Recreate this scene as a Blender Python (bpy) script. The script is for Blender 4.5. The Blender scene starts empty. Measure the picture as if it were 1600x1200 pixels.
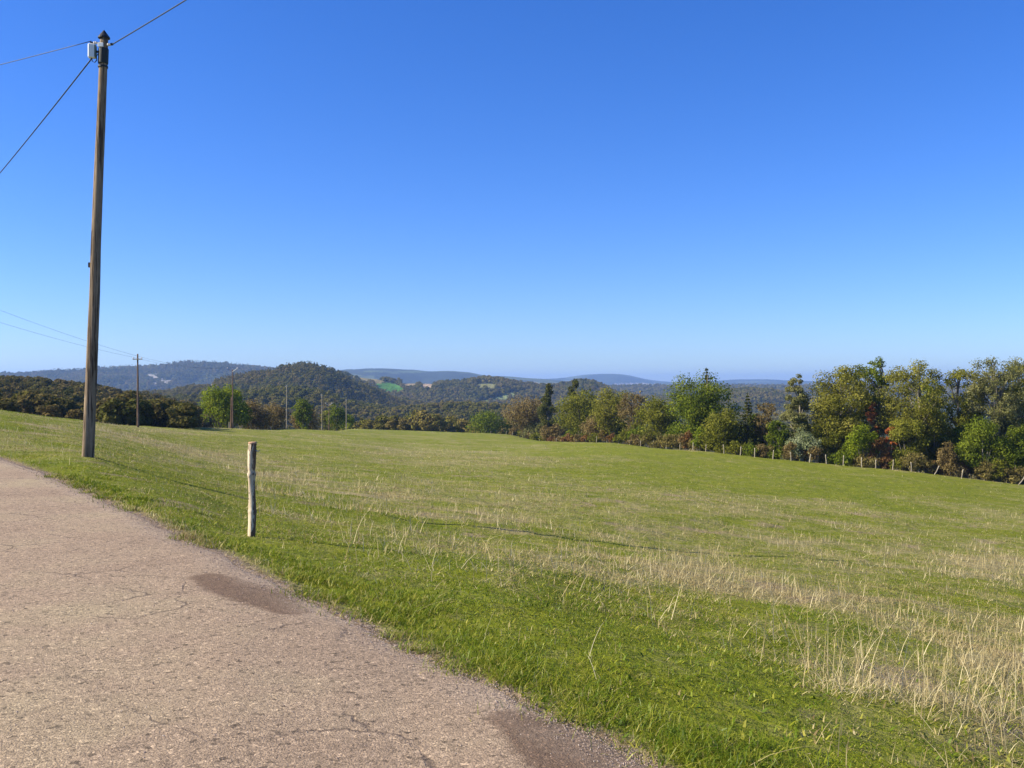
import bpy, math, random
import numpy as np
R = math.radians
rng = np.random.default_rng(7)
random.seed(7)
scene = bpy.context.scene
COL = scene.collection

# ------------------------------------------------------------------ camera
EYE = 1.6
F = 1500.0                      # focal length in pixels of the 1600 px wide photograph
cd = bpy.data.cameras.new('camera')
cam = bpy.data.objects.new('camera', cd)
COL.objects.link(cam)
cam.location = (0, 0, EYE)
cam.rotation_euler = (R(90), 0, 0)
cd.sensor_width = 36
cd.lens = 36 * F / 1600
cd.clip_start = 0.05
cd.clip_end = 60000
scene.camera = cam

# ------------------------------------------------------------------ light
SUN_EL, SUN_AZ = 34.0, -96.0   # azimuth from +Y towards +X
W = bpy.data.worlds.new('World')
scene.world = W
W.use_nodes = True
wt = W.node_tree
wt.nodes.clear()
sky = wt.nodes.new('ShaderNodeTexSky')
sky.sky_type = 'NISHITA'
sky.sun_disc = False
sky.sun_elevation = R(SUN_EL)
sky.sun_rotation = R(SUN_AZ % 360)
sky.altitude = 400
sky.air_density = 1.0
sky.dust_density = 0.3
sky.ozone_density = 2.0
hs = wt.nodes.new('ShaderNodeHueSaturation')
hs.inputs['Saturation'].default_value = 1.14
hs.inputs['Hue'].default_value = 0.505
tint = wt.nodes.new('ShaderNodeMix'); tint.data_type = 'RGBA'; tint.blend_type = 'MULTIPLY'; tint.inputs[0].default_value = 1
tint.inputs[7].default_value = (.505, .645, .97, 1)
gm = wt.nodes.new('ShaderNodeGamma'); gm.inputs['Gamma'].default_value = 1.0
bg = wt.nodes.new('ShaderNodeBackground')
bg.inputs['Strength'].default_value = 0.100
wo = wt.nodes.new('ShaderNodeOutputWorld')
wt.links.new(sky.outputs[0], tint.inputs[6])
wt.links.new(tint.outputs[2], hs.inputs['Color'])
wt.links.new(hs.outputs[0], gm.inputs['Color'])
wt.links.new(gm.outputs[0], bg.inputs['Color'])
wt.links.new(bg.outputs[0], wo.inputs['Surface'])

sl = bpy.data.lights.new('sun', 'SUN')
sl.energy = 5.0
sl.angle = R(0.53)
sl.color = (1.0, 0.90, 0.70)
sun = bpy.data.objects.new('sun', sl)
COL.objects.link(sun)
sdir = (math.sin(R(SUN_AZ)) * math.cos(R(SUN_EL)), math.cos(R(SUN_AZ)) * math.cos(R(SUN_EL)), math.sin(R(SUN_EL)))
from mathutils import Vector
sun.rotation_euler = Vector(sdir).to_track_quat('Z', 'Y').to_euler()
sun.location = (-20, -5, 30)

scene.view_settings.view_transform = 'Standard'
scene.view_settings.look = 'None'
scene.view_settings.exposure = 1.0
scene.view_settings.gamma = 1.0
scene.render.engine = 'CYCLES'
cy = scene.cycles
cy.max_bounces = 6; cy.diffuse_bounces = 3; cy.glossy_bounces = 2
cy.transmission_bounces = 4; cy.volume_bounces = 1; cy.transparent_max_bounces = 8
cy.use_denoising = True
cy.use_adaptive_sampling = True
cy.adaptive_threshold = 0.01
cy.sample_clamp_indirect = 6

# ------------------------------------------------------------------ small helpers
def tag(o, label=None, cat=None, group=None, kind=None):
    if label: o['label'] = label
    if cat: o['category'] = cat
    if group: o['group'] = group
    if kind: o['kind'] = kind
    return o

def empty(name, loc, label, cat, group=None, rz=0):
    o = bpy.data.objects.new(name, None)
    COL.objects.link(o)
    o.empty_display_size = 0.2
    o.location = loc
    o.rotation_euler = (0, 0, rz)
    return tag(o, label, cat, group)

def mesh_np(name, V, faces, mat=None, smooth=False, attrs=None):
    """V (n,3); faces: list of (m,k) int arrays."""
    me = bpy.data.meshes.new(name)
    V = np.asarray(V, dtype=np.float32)
    me.vertices.add(len(V))
    me.vertices.foreach_set('co', V.ravel())
    faces = [np.asarray(f, dtype=np.int32) for f in faces if len(f)]
    if faces:
        loops = np.concatenate([f.ravel() for f in faces])
        counts = np.concatenate([np.full(len(f), f.shape[1], dtype=np.int32) for f in faces])
        starts = np.concatenate([[0], np.cumsum(counts)[:-1]]).astype(np.int32)
        me.loops.add(len(loops))
        me.loops.foreach_set('vertex_index', loops)
        me.polygons.add(len(counts))
        me.polygons.foreach_set('loop_start', starts)
        me.polygons.foreach_set('use_smooth', np.full(len(counts), smooth))
    me.update(calc_edges=True)
    for k, (typ, arr) in (attrs or {}).items():
        a = me.attributes.new(k, typ, 'POINT')
        arr = np.asarray(arr)
        if typ == 'FLOAT': a.data.foreach_set('value', arr.astype(np.float32).ravel())
        elif typ == 'INT': a.data.foreach_set('value', arr.astype(np.int32).ravel())
        elif typ == 'FLOAT_VECTOR': a.data.foreach_set('vector', arr.astype(np.float32).ravel())
        elif typ == 'FLOAT_COLOR': a.data.foreach_set('color', arr.astype(np.float32).ravel())
    if mat: me.materials.append(mat)
    return me

def link(name, me, parent=None, loc=None):
    o = bpy.data.objects.new(name, me)
    COL.objects.link(o)
    if parent: o.parent = parent
    if loc is not None: o.location = loc
    return o

class MB:
    """collects shapes into one mesh"""
    def __init__(s): s.V = []; s.F = {}; s.n = 0
    def add(s, V, *faces):
        V = np.asarray(V, float)
        for f in faces:
            f = np.asarray(f)
            if len(f): s.F.setdefault(f.shape[1], []).append(f + s.n)
        s.V.append(V); s.n += len(V)
    def tube(s, pts, rad, n=8, cap=True, phase=0.0, wob=None):
        pts = np.asarray(pts, float); k = len(pts)
        rad = np.broadcast_to(np.asarray(rad, float), (k,))
        T = np.gradient(pts, axis=0)
        T /= np.linalg.norm(T, axis=1)[:, None] + 1e-12
        up = np.array([0, 0, 1.]) if abs(T[0, 2]) < 0.9 else np.array([1., 0, 0])
        A = np.cross(T, up); A /= np.linalg.norm(A, axis=1)[:, None] + 1e-12
        B = np.cross(T, A)
        a = np.arange(n) / n * 2 * np.pi + phase
        rr = rad[:, None] * np.ones((1, n))
        if wob is not None: rr = rr * wob(np.arange(k)[:, None], a[None, :])
        V = pts[:, None, :] + rr[:, :, None] * (np.cos(a)[None, :, None] * A[:, None, :] + np.sin(a)[None, :, None] * B[:, None, :])
        i = np.arange(k - 1)[:, None] * n; j = np.arange(n)[None, :]; j2 = (j + 1) % n
        Q = np.stack([i + j, i + j2, i + n + j2, i + n + j], -1).reshape(-1, 4)
        V = V.reshape(-1, 3)
        fs = [Q]
        if cap:
            V = np.vstack([V, pts[:1], pts[-1:]])
            c0, c1 = k * n, k * n + 1
            jj = np.arange(n); jn = (jj + 1) % n
            fs.append(np.stack([np.full(n, c0), jn, jj], -1))
            fs.append(np.stack([np.full(n, c1), (k - 1) * n + jj, (k - 1) * n + jn], -1))
        s.add(V, *fs)
    def box(s, c, d, rz=0, bev=0.0):
        x, y, z = np.asarray(d, float) / 2
        b = min(bev, x * .9, y * .9, z * .9)
        if b > 0:
            V = []; 
            prof = [(-z, x - b, y - b), (-z + b, x, y), (z - b, x, y), (z, x - b, y - b)]
            for zz, xx, yy in prof:
                c4 = b if xx == x else b * .4
                V += [(-xx + c4, -yy, zz), (xx - c4, -yy, zz), (xx, -yy + c4, zz), (xx, yy - c4, zz),
                      (xx - c4, yy, zz), (-xx + c4, yy, zz), (-xx, yy - c4, zz), (-xx, -yy + c4, zz)]
            V = np.array(V); Q = []
            for k in range(3):
                for j in range(8):
                    Q.append((k * 8 + j, k * 8 + (j + 1) % 8, k * 8 + 8 + (j + 1) % 8, k * 8 + 8 + j))
            fs = [np.array(Q), np.array([list(range(7, -1, -1)), list(range(24, 32))])]
        else:
            V = np.array([(i, j, k) for k in (-z, z) for i, j in ((-x, -y), (x, -y), (x, y), (-x, y))], float)
            fs = [np.array([(3, 2, 1, 0), (4, 5, 6, 7), (0, 1, 5, 4), (1, 2, 6, 5), (2, 3, 7, 6), (3, 0, 4, 7)])]
        cz, sz = math.cos(rz), math.sin(rz)
        V = np.stack([V[:, 0] * cz - V[:, 1] * sz, V[:, 0] * sz + V[:, 1] * cz, V[:, 2]], -1) + np.asarray(c, float)
        s.add(V, *fs)
    def lathe(s, c, prof, n=16, axis='z'):
        prof = np.asarray(prof, float)
        a = np.arange(n) / n * 2 * np.pi; k = len(prof)
        V = np.stack([prof[:, 0][:, None] * np.cos(a), prof[:, 0][:, None] * np.sin(a), prof[:, 1][:, None] * np.ones(n)], -1).reshape(-1, 3)
        if axis == 'x': V = V[:, [2, 1, 0]]
        i = np.arange(k - 1)[:, None] * n; j = np.arange(n)[None, :]; j2 = (j + 1) % n
        s.add(V + np.asarray(c, float), np.stack([i + j, i + j2, i + n + j2, i + n + j], -1).reshape(-1, 4))
    def mesh(s, name, mat, smooth=False):
        return mesh_np(name, np.vstack(s.V), [np.vstack(f) for f in s.F.values()], mat, smooth)
    def build(s, name, mat, parent=None, smooth=False, loc=None):
        return link(name, s.mesh(name, mat, smooth), parent, loc)

# ------------------------------------------------------------------ numpy noise
_perm = np.random.default_rng(99).random((256, 256))
def vnoise(x, y, s=0):
    x = np.asarray(x, float) + s * 17.31; y = np.asarray(y, float) + s * 9.77
    xi = np.floor(x).astype(int); yi = np.floor(y).astype(int)
    fx = x - xi; fy = y - yi
    fx = fx * fx * (3 - 2 * fx); fy = fy * fy * (3 - 2 * fy)
    g = lambda i, j: _perm[i & 255, j & 255]
    a = g(xi, yi) * (1 - fx) + g(xi + 1, yi) * fx
    b = g(xi, yi + 1) * (1 - fx) + g(xi + 1, yi + 1) * fx
    return a * (1 - fy) + b * fy
def fbm(x, y, o=4, s=0):
    t = 0; A = 1; n = 0
    for k in range(o):
        t = t + A * vnoise(x * 2 ** k, y * 2 ** k, s + k); n += A; A *= .5
    return t / n * 2 - 1

# ------------------------------------------------------------------ terrain height
# columns: direction (pixel column u of a level 1500 px camera) -> (distance, drop in px below the horizon) or z
def Z(z): return ('z', z)
COLS = {
 -600: [(3, Z(0)), (20, Z(0)), (40, Z(.3)), (70, Z(.6)), (100, Z(.3)), (150, Z(-2)), (220, 30), (350, 0), (470, 12), (600, Z(-25))],
 -200: [(3, Z(0)), (20, Z(0)), (40, Z(.15)), (70, Z(.1)), (95, 34), (130, 48), (170, 50), (240, 32), (350, 4), (450, 12), (600, Z(-30))],
 0:    [(3, Z(0)), (20.3, Z(0)), (40, 61), (60, 46), (78, 40), (95, 44), (130, 60), (170, 60), (240, 40), (350, 8), (450, 14), (600, Z(-35))],
 138:  [(3, Z(0)), (16, Z(0)), (21, Z(.03)), (40, 82), (60, 67), (85, 58), (105, 60), (140, 76), (180, 74), (250, 45), (350, 22), (450, 30), (600, Z(-40))],
 215:  [(3, Z(0)), (14, Z(0)), (21, Z(-.28)), (40, 98), (70, 77), (100, 67.5), (118, 64), (140, 70), (170, 84), (260, 60), (350, 34), (450, 42), (600, Z(-42))],
 300:  [(3, Z(0)), (10, Z(0)), (15, Z(-.2)), (22, Z(-.65)), (40, 118), (70, 92), (110, 74), (135, 66), (165, 76), (260, 80), (350, 48), (450, 60), (600, Z(-45))],
 363:  [(3, Z(0)), (9, Z(0)), (15, Z(-.42)), (22, Z(-.9)), (40, 130), (70, 100), (110, 79), (140, 68.5), (150, 68), (170, 76), (220, 100), (400, 100), (600, Z(-48))],
 448:  [(3, Z(0)), (8, Z(-.02)), (11.3, Z(-.23)), (16, Z(-.65)), (22, Z(-1.12)), (40, 142), (70, 108), (110, 86), (150, 74), (185, 68), (200, 70), (240, 95), (400, 110), (600, Z(-52))],
 541:  [(3, Z(0)), (7, Z(-.03)), (11.3, Z(-.32)), (16, Z(-.78)), (22, Z(-1.3)), (40, 152), (70, 114), (110, 92), (170, 77), (230, 70), (262, 68.5), (290, 72), (340, 100), (600, Z(-55))],
 636:  [(3, Z(0)), (6, Z(-.04)), (9, Z(-.22)), (11.3, Z(-.4)), (16, Z(-.92)), (22, Z(-1.5)), (40, 160), (80, 116), (170, 84), (260, 73), (368, 68.5), (400, 72), (460, 95), (650, Z(-60))],
 800:  [(3, Z(0)), (4, Z(0)), (6, Z(-.06)), (9, Z(-.3)), (11.3, Z(-.5)), (16, Z(-1.1)), (22, Z(-1.8)), (40, 169), (80, 122), (130, 101), (190, 87), (262, 77.5), (290, 80), (340, 100), (600, Z(-60))],
 967:  [(3, Z(0)), (4, Z(-.02)), (6, Z(-.12)), (9, Z(-.48)), (12, Z(-.85)), (16, Z(-1.3)), (22, Z(-2.1)), (40, 178), (75, 135), (120, 105), (170, 91), (190, 93), (230, 110), (600, Z(-60))],
 1100: [(3, Z(0)), (4, Z(-.04)), (6, Z(-.2)), (9, Z(-.62)), (12, Z(-1.0)), (16, Z(-1.5)), (24, Z(-2.5)), (42, 184), (75, 145), (105, 122), (133, 104), (150, 105), (200, 120), (600, Z(-60))],
 1236: [(3, Z(0)), (4, Z(-.08)), (6, Z(-.28)), (10, Z(-.85)), (16, Z(-1.65)), (25, Z(-2.7)), (45, 195), (80, 148), (122, 119), (140, 119), (180, 135), (600, Z(-60))],
 1424: [(3, Z(0)), (4, Z(-.15)), (6, Z(-.38)), (10, Z(-1.05)), (16, Z(-1.85)), (25, Z(-3.0)), (45, 212), (80, 162), (115, 136), (130, 137), (180, 150), (600, Z(-60))],
 1600: [(3, Z(0)), (4, Z(-.25)), (6, Z(-.5)), (10, Z(-1.2)), (16, Z(-2.1)), (25, Z(-3.3)), (45, 227), (80, 180), (111, 157), (125, 158), (170, 170), (600, Z(-60))],
 2200: [(3, Z(0)), (4, Z(-.35)), (10, Z(-1.5)), (25, Z(-4)), (45, Z(-6)), (100, Z(-11)), (200, Z(-22)), (600, Z(-60))],
}
LY = np.linspace(math.log(3), math.log(14000), 900)
UG = np.arange(-2000, 3601, 4.0)
_us = sorted(COLS)
_cz = []
for u in _us:
    ys = []; zs = []
    for Y, v in COLS[u]:
        ys.append(math.log(Y)); zs.append(v[1] if isinstance(v, tuple) else EYE - v * Y / F)
    ys += [math.log(900), math.log(14000)]; zs += [-62, -75]
    _cz.append(np.interp(LY, ys, zs))
_cz = np.array(_cz)
TZ = np.empty((len(UG), len(LY)))
for j in range(len(LY)): TZ[:, j] = np.interp(UG, _us, _cz[:, j])
def smooth(A, sig, ax):
    k = np.arange(-int(3 * sig), int(3 * sig) + 1); w = np.exp(-k ** 2 / 2 / sig ** 2); w /= w.sum()
    P = np.pad(A, [(len(k) // 2,) * 2 if i == ax else (0, 0) for i in (0, 1)], mode='edge')
    return sum(w[i] * np.take(P, np.arange(i, i + A.shape[ax]), axis=ax) for i in range(len(k)))
TZ = smooth(smooth(TZ, 4, 0), 3.5, 1)
# ridges: distance, half width in ln, tree height, [(u, crest row below horizon)]
RIDGES = [
 (760, .16, 8, [(-600, 5), (200, 24), (380, 8), (440, -2), (500, 6), (540, 22), (600, 34), (660, 30), (700, 24), (760, 27), (830, 38), (1000, 60), (3000, 70)]),
 (1150, .17, 9, [(-600, -10), (100, 10), (260, 6), (300, -3), (340, -12), (372, -21), (400, -24), (425, -25), (440, -31), (470, -36), (500, -33), (524, -25), (540, -16), (560, -7), (580, 2), (600, 13), (620, 22), (680, 34), (760, 45), (3000, 60)]),
 (1850, .13, 9, [(-600, 20), (400, 10), (490, -8), (528, -22), (550, -20), (575, -14), (600, -8), (625, -5), (650, -6), (690, -4), (720, -5), (745, -10), (760, -12), (785, -10), (810, -5), (850, 2), (880, 1), (905, -5), (925, -5), (945, 4), (980, 20), (1080, 22), (1130, 12), (1165, 5), (1200, 6), (1240, 14), (1300, 30), (1700, 30), (3000, 20)]),
 (3600, .14, 10, [(-600, -24), (40, -15), (70, -18), (130, -21), (160, -24), (200, -27), (250, -29), (275, -34), (290, -34), (330, -32), (370, -30), (450, -20), (520, -8), (620, 4), (900, 6), (1000, 4), (1100, 3), (1280, 3), (1450, 5), (3000, -5)]),
 (5600, .12, 8, [(-600, -5), (400, -10), (500, -20), (535, -24), (590, -26), (640, -24), (665, -22), (700, -22), (735, -19), (755, -15), (800, -13), (830, -10), (870, -8), (900, -4), (1000, 4), (3000, 5)]),
 (9500, .10, 6, [(-600, -8), (600, -8), (840, -8), (880, -10), (910, -15), (945, -17), (975, -16), (1000, -10), (1020, -6), (1060, -3), (1110, -5), (1150, -8), (1200, -8), (1240, -6), (1300, -4), (1450, -5), (1600, -3), (3000, -8)]),
]
UU = UG[:, None]; YY = np.exp(LY)[None, :]
wig = fbm(UU / 90 + 3, LY[None, :] * 6, 3, 5) * .10
for D, w, th, crest in RIDGES:
    zr = EYE - np.interp(UG, [c[0] for c in crest], [c[1] for c in crest]) * D / F - th * .75
    zr = smooth(zr[:, None], 2, 0)
    g = np.exp(-((LY[None, :] - math.log(D)) + wig * (abs(LY[None, :] - math.log(D)) / .2).clip(0, 1)) ** 2 / 2 / w ** 2)
    base = np.minimum(TZ, -60) if D > 700 else TZ
    TZ = np.where(YY > 480, np.maximum(TZ, base + (zr - base) * g), TZ)

def uY(x, y):
    a = np.arctan2(x, y); r = np.hypot(x, y)
    ac = np.clip(a, -R(60), R(60))
    return 800 + F * np.tan(ac), np.maximum(r * np.cos(ac), .01)
def H(x, y):
    x = np.asarray(x, float); y = np.asarray(y, float)
    u, Y = uY(x, y)
    i = np.clip((u - UG[0]) / 4.0, 0, len(UG) - 1.001); j = np.clip((np.log(Y) - LY[0]) / (LY[1] - LY[0]), 0, len(LY) - 1.001)
    i0 = i.astype(int); j0 = j.astype(int); fi = i - i0; fj = j - j0
    z = (TZ[i0, j0] * (1 - fi) + TZ[i0 + 1, j0] * fi) * (1 - fj) + (TZ[i0, j0 + 1] * (1 - fi) + TZ[i0 + 1, j0 + 1] * fi) * fj
    off = np.clip((roadd(x, y) - .2) / 2.5, 0, 1)
    z = z + off * (.09 * fbm(x * .35, y * .35, 3, 1) * np.clip((Y - 3) / 6, 0, 1) + .04 * fbm(x * 1.6, y * 1.6, 2, 2))
    z = z + 6 * fbm(x / 120, y / 120, 4, 3) * np.clip((Y - 480) / 500, 0, 1) * np.clip(1.6 - Y / 8000, .3, 1)
    return z
# right edge of the road, x as a function of y
_ey = np.array([-60, -10, 0, 2, 4, 4.14, 4.53, 4.95, 5.58, 6.23, 7.16, 8.14, 8.96, 9.8, 12, 14.5, 17.4, 20.3, 30, 50, 90])
_ex = np.array([40, 9.2, 3.1, 1.88, .66, .55, .30, 0, -.37, -.83, -1.53, -2.17, -2.69, -3.33, -4.8, -6.5, -8.6, -10.8, -18, -31.5, -57])
def edge_x(y):
    y = np.asarray(y, float)
    return np.interp(y, _ey, _ex) + .11 * fbm(y * 1.5, y * 0 + 3, 3, 4) * np.clip(2 - y / 30, .3, 1)
def roadd(x, y):            # signed distance right of the road's edge; the road is 4.3 m wide
    s = (np.asarray(x, float) - edge_x(y)) * .84
    return np.maximum(s, -(s + 4.3))
def gpt(u, py, lo=3.3, hi=460):   # where the ray through a pixel meets the ground
    Ys = np.exp(np.linspace(math.log(lo), math.log(hi), 1500)); X = (u - 800) / F * Ys
    row = (EYE - H(X, Ys)) * F / Ys
    k = np.where(row <= py - 600)[0]
    k = k[0] if len(k) else int(np.argmin(row))
    return X[k], Ys[k]
def at(u, Y):
    x = (u - 800) / F * Y
    return x, Y, float(H(x, Y))

# ------------------------------------------------------------------ materials
def mat(name):
    m = bpy.data.materials.new(name); m.use_nodes = True
    m.node_tree.nodes.clear()
    return m, m.node_tree
class NT:
    def __init__(s, t): s.t = t
    def n(s, typ, **kw):
        nd = s.t.nodes.new(typ)
        for k, v in kw.items():
            if k.startswith('i_'):
                nd.inputs[k[2:].replace('_', ' ')].default_value = v
            else: setattr(nd, k, v)
        return nd
    def l(s, a, b): s.t.links.new(a, b)
    def noise(s, vec, scale, detail=4, rough=.55, dist=0):
        nd = s.n('ShaderNodeTexNoise'); nd.inputs['Scale'].default_value = scale
        nd.inputs['Detail'].default_value = detail; nd.inputs['Roughness'].default_value = rough
        nd.inputs['Distortion'].default_value = dist
        s.l(vec, nd.inputs['Vector']); return nd.outputs['Fac']
    def ramp(s, fac, stops, interp='LINEAR'):
        nd = s.n('ShaderNodeValToRGB'); e = nd.color_ramp.elements; nd.color_ramp.interpolation = interp
        while len(e) < len(stops): e.new(.5)
        for k, (p, c) in enumerate(stops):
            e[k].position = p; e[k].color = (*c, 1) if not isinstance(c, (int, float)) else (c, c, c, 1)
        s.l(fac, nd.inputs['Fac']); return nd.outputs['Color']
    def mix(s, f, a, b, mode='MIX'):
        nd = s.n('ShaderNodeMix', data_type='RGBA', blend_type=mode)
        for sock, v in ((nd.inputs[0], f), (nd.inputs[6], a), (nd.inputs[7], b)):
            if isinstance(v, (int, float)): sock.default_value = v
            elif isinstance(v, tuple): sock.default_value = (*v, 1)
            else: s.l(v, sock)
        return nd.outputs[2]
    def math(s, op, a, b=0, clamp=False):
        nd = s.n('ShaderNodeMath', operation=op, use_clamp=clamp)
        for sock, v in ((nd.inputs[0], a), (nd.inputs[1], b)):
            if isinstance(v, (int, float)): sock.default_value = v
            else: s.l(v, sock)
        return nd.outputs[0]
    def attr(s, name, out='Fac'):
        return s.n('ShaderNodeAttribute', attribute_name=name).outputs[out]
    def pos(s, scale=None):
        g = s.n('ShaderNodeNewGeometry').outputs['Position']
        if scale:
            mp = s.n('ShaderNodeMapping'); mp.inputs['Scale'].default_value = scale; s.l(g, mp.inputs['Vector']); return mp.outputs[0]
        return g
    def obj(s, scale=None):
        g = s.n('ShaderNodeTexCoord').outputs['Object']
        if scale:
            mp = s.n('ShaderNodeMapping'); mp.inputs['Scale'].default_value = scale; s.l(g, mp.inputs['Vector']); return mp.outputs[0]
        return g
    def bump(s, h, strength=.3, dist=.02):
        b = s.n('ShaderNodeBump'); b.inputs['Strength'].default_value = strength; b.inputs['Distance'].default_value = dist
        s.l(h, b.inputs['Height']); return b.outputs[0]
    def out(s, col, rough=.9, normal=None, spec=.2, metal=0):
        p = s.n('ShaderNodeBsdfPrincipled'); p.inputs['Roughness'].default_value = rough
        p.inputs['Specular IOR Level'].default_value = spec; p.inputs['Metallic'].default_value = metal
        if isinstance(col, tuple): p.inputs['Base Color'].default_value = (*col, 1)
        else: s.l(col, p.inputs['Base Color'])
        if normal: s.l(normal, p.inputs['Normal'])
        o = s.n('ShaderNodeOutputMaterial'); s.l(p.outputs[0], o.inputs['Surface'])

def foliage_mat(name, cols, trans=.4, clump=.35, spread=.25, instance=False):
    """leaf material: per-leaf, per-clump and (for instances) per-tree variation of hue and value"""
    m, t = mat(name); q = NT(t)
    isl = q.n('ShaderNodeNewGeometry').outputs['Random Per Island']
    n1 = q.noise(q.obj(), clump, 3)
    if instance:
        rnd = q.n('ShaderNodeObjectInfo').outputs['Random']
        big = q.noise(q.pos(), .006, 3)
        f = q.math('ADD', q.math('ADD', .14, q.math('MULTIPLY', rnd, .36)), q.math('MULTIPLY', q.math('SUBTRACT', big, .5), 1.5))
        f = q.math('ADD', f, q.math('MULTIPLY', isl, .18))
        f = q.math('ADD', f, q.math('MULTIPLY', q.math('SUBTRACT', n1, .5), .5), True)
    else:
        f = q.math('ADD', q.math('MULTIPLY', isl, spread * 2), q.math('MULTIPLY', q.math('SUBTRACT', n1, .5), 2.2))
        f = q.math('ADD', f, .5 - spread, True)
    k = len(cols)
    c = q.ramp(f, [(i / (k - 1), cc) for i, cc in enumerate(cols)])
    v = q.n('ShaderNodeMapRange'); v.inputs[3].default_value = .85; v.inputs[4].default_value = 1.45
    q.l(q.math('FRACT', q.math('MULTIPLY', isl, 7.13)), v.inputs[0])
    c = q.mix(1.0, c, v.outputs[0], 'MULTIPLY')
    d = q.n('ShaderNodeBsdfDiffuse'); tr = q.n('ShaderNodeBsdfTranslucent'); ms = q.n('ShaderNodeMixShader')
    ms.inputs[0].default_value = trans
    q.l(c, d.inputs[0]); q.l(c, tr.inputs[0]); q.l(d.outputs[0], ms.inputs[1]); q.l(tr.outputs[0], ms.inputs[2])
    o = q.n('ShaderNodeOutputMaterial'); q.l(ms.outputs[0], o.inputs['Surface'])
    return m

# meadow ground
GREEN_A, GREEN_B, GREEN_C = (.085, .120, .006), (.160, .185, .009), (.24, .225, .020)
DRY_A, DRY_B = (.33, .27, .125), (.45, .38, .20)
m_ground, t = mat('meadow_ground'); q = NT(t)
P = q.pos()
dry = q.attr('dry'); dirt = q.attr('dirt'); farf = q.attr('farf')
g1 = q.ramp(q.noise(P, .5, 5, .6), [(.3, GREEN_A), (.5, GREEN_B), (.72, GREEN_C)])
g2 = q.ramp(q.noise(P, 9, 4, .7), [(.3, (.050, .080, .006)), (.55, GREEN_B), (.75, (.25, .26, .045))])
g = q.mix(.5, g1, g2)
fine = q.noise(P, 2.3, 8, .78)
dm = q.math('ADD', q.math('MULTIPLY', dry, 1.1), q.math('MULTIPLY', q.math('SUBTRACT', fine, .52), 3.2), True)
g = q.mix(dm, g, q.ramp(q.noise(P, 6, 4, .7), [(.3, (.22, .20, .09)), (.6, DRY_A), (.8, DRY_B)]))
g = q.mix(dirt, g, q.ramp(q.noise(P, 14, 5, .7), [(.3, (.10, .075, .045)), (.45, (.24, .17, .10)), (.6, (.34, .26, .18)), (.75, (.42, .34, .26))]))
hb = q.math('ADD', q.noise(P, 5, 6, .75), q.math('MULTIPLY', q.noise(P, .9, 5, .7), 2.0))
q.out(g, .95, q.bump(hb, .9, .12), .1)

# hills
m_hill, t = mat('hill_ground'); q = NT(t)
P = q.pos()
hc = q.attr('hcol', 'Color')
c = q.mix(1.0, hc, q.ramp(q.noise(P, .02, 6, .7), [(.25, .6), (.5, 1.0), (.75, 1.35)]), 'MULTIPLY')
q.out(c, .95, q.bump(q.noise(P, .05, 6, .75), 1.0, 8), .05)

# road
m_road, t = mat('chip_sealed_road'); q = NT(t)
P = q.pos()
big = q.noise(P, .55, 4, .6)
base = q.ramp(big, [(.3, (.265, .190, .126)), (.5, (.312, .230, .152)), (.72, (.34, .268, .165))])
def vor(scale, feat='F1', out='Distance'):
    v = q.n('ShaderNodeTexVoronoi', feature=feat); v.inputs['Scale'].default_value = scale; q.l(P, v.inputs['Vector']); return v.outputs[out]
chipcol = q.n('ShaderNodeSeparateColor'); q.l(vor(95, 'F1', 'Color'), chipcol.inputs[0])
chip = q.ramp(chipcol.outputs[0], [(0, .50), (.22, .85), (.6, 1.03), (.88, 1.14), (.96, 1.6)])
c = q.mix(1.0, base, chip, 'MULTIPLY')
chip2 = q.n('ShaderNodeSeparateColor'); q.l(vor(38, 'F1', 'Color'), chip2.inputs[0])
c = q.mix(1.0, c, q.ramp(chip2.outputs[1], [(0, .42), (.045, .7), (.08, 1.0), (.94, 1.0), (.98, 1.4)]), 'MULTIPLY')
med = q.noise(P, 7, 5, .75)
c = q.mix(1.0, c, q.ramp(med, [(.3, .86), (.5, 1.0), (.7, 1.08)]), 'MULTIPLY')
wv = q.n('ShaderNodeTexVoronoi', feature='DISTANCE_TO_EDGE'); wv.inputs['Scale'].default_value = 1.35
wd = q.n('ShaderNodeMix', data_type='VECTOR'); wd.inputs[0].default_value = .22
nz = q.n('ShaderNodeTexNoise'); nz.inputs['Scale'].default_value = 2.2; nz.inputs['Detail'].default_value = 6; nz.inputs['Roughness'].default_value = .7; q.l(P, nz.inputs['Vector'])
q.l(P, wd.inputs[4]); q.l(nz.outputs['Color'], wd.inputs[5]); q.l(wd.outputs[1], wv.inputs['Vector'])
crack = q.ramp(wv.outputs['Distance'], [(0, 1.0), (.006, .8), (.014, 0)])
crm = q.math('MULTIPLY', crack, q.ramp(q.noise(P, .9, 2), [(.5, 0.0), (.6, .75)]))
c = q.mix(crm, c, (.07, .05, .038))
tar = q.attr('tar')
tf = q.math('ADD', tar, q.math('MULTIPLY', q.math('SUBTRACT', q.noise(P, 9, 5, .7), .5), .8))
tf = q.math('MULTIPLY', q.ramp(tf, [(.36, 0.0), (.66, 1.0)]), .75)
c = q.mix(tf, c, q.mix(1.0, (.105, .062, .036), q.ramp(chipcol.outputs[1], [(0, .8), (.9, 1.1), (.97, 2.6)]), 'MULTIPLY'))
ed = q.attr('edge')
c = q.mix(q.math('MULTIPLY', ed, .8), c, q.mix(1.0, (.37, .29, .21), chip, 'MULTIPLY'))
hgt = q.math('ADD', q.math('MULTIPLY', vor(110), -.8), q.math('MULTIPLY', q.noise(P, 45, 6, .8), 1.6))
hgt = q.math('SUBTRACT', hgt, q.math('MULTIPLY', crm, 1.2))
q.out(c, .88, q.bump(hgt, .65, .009), .2)

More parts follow.
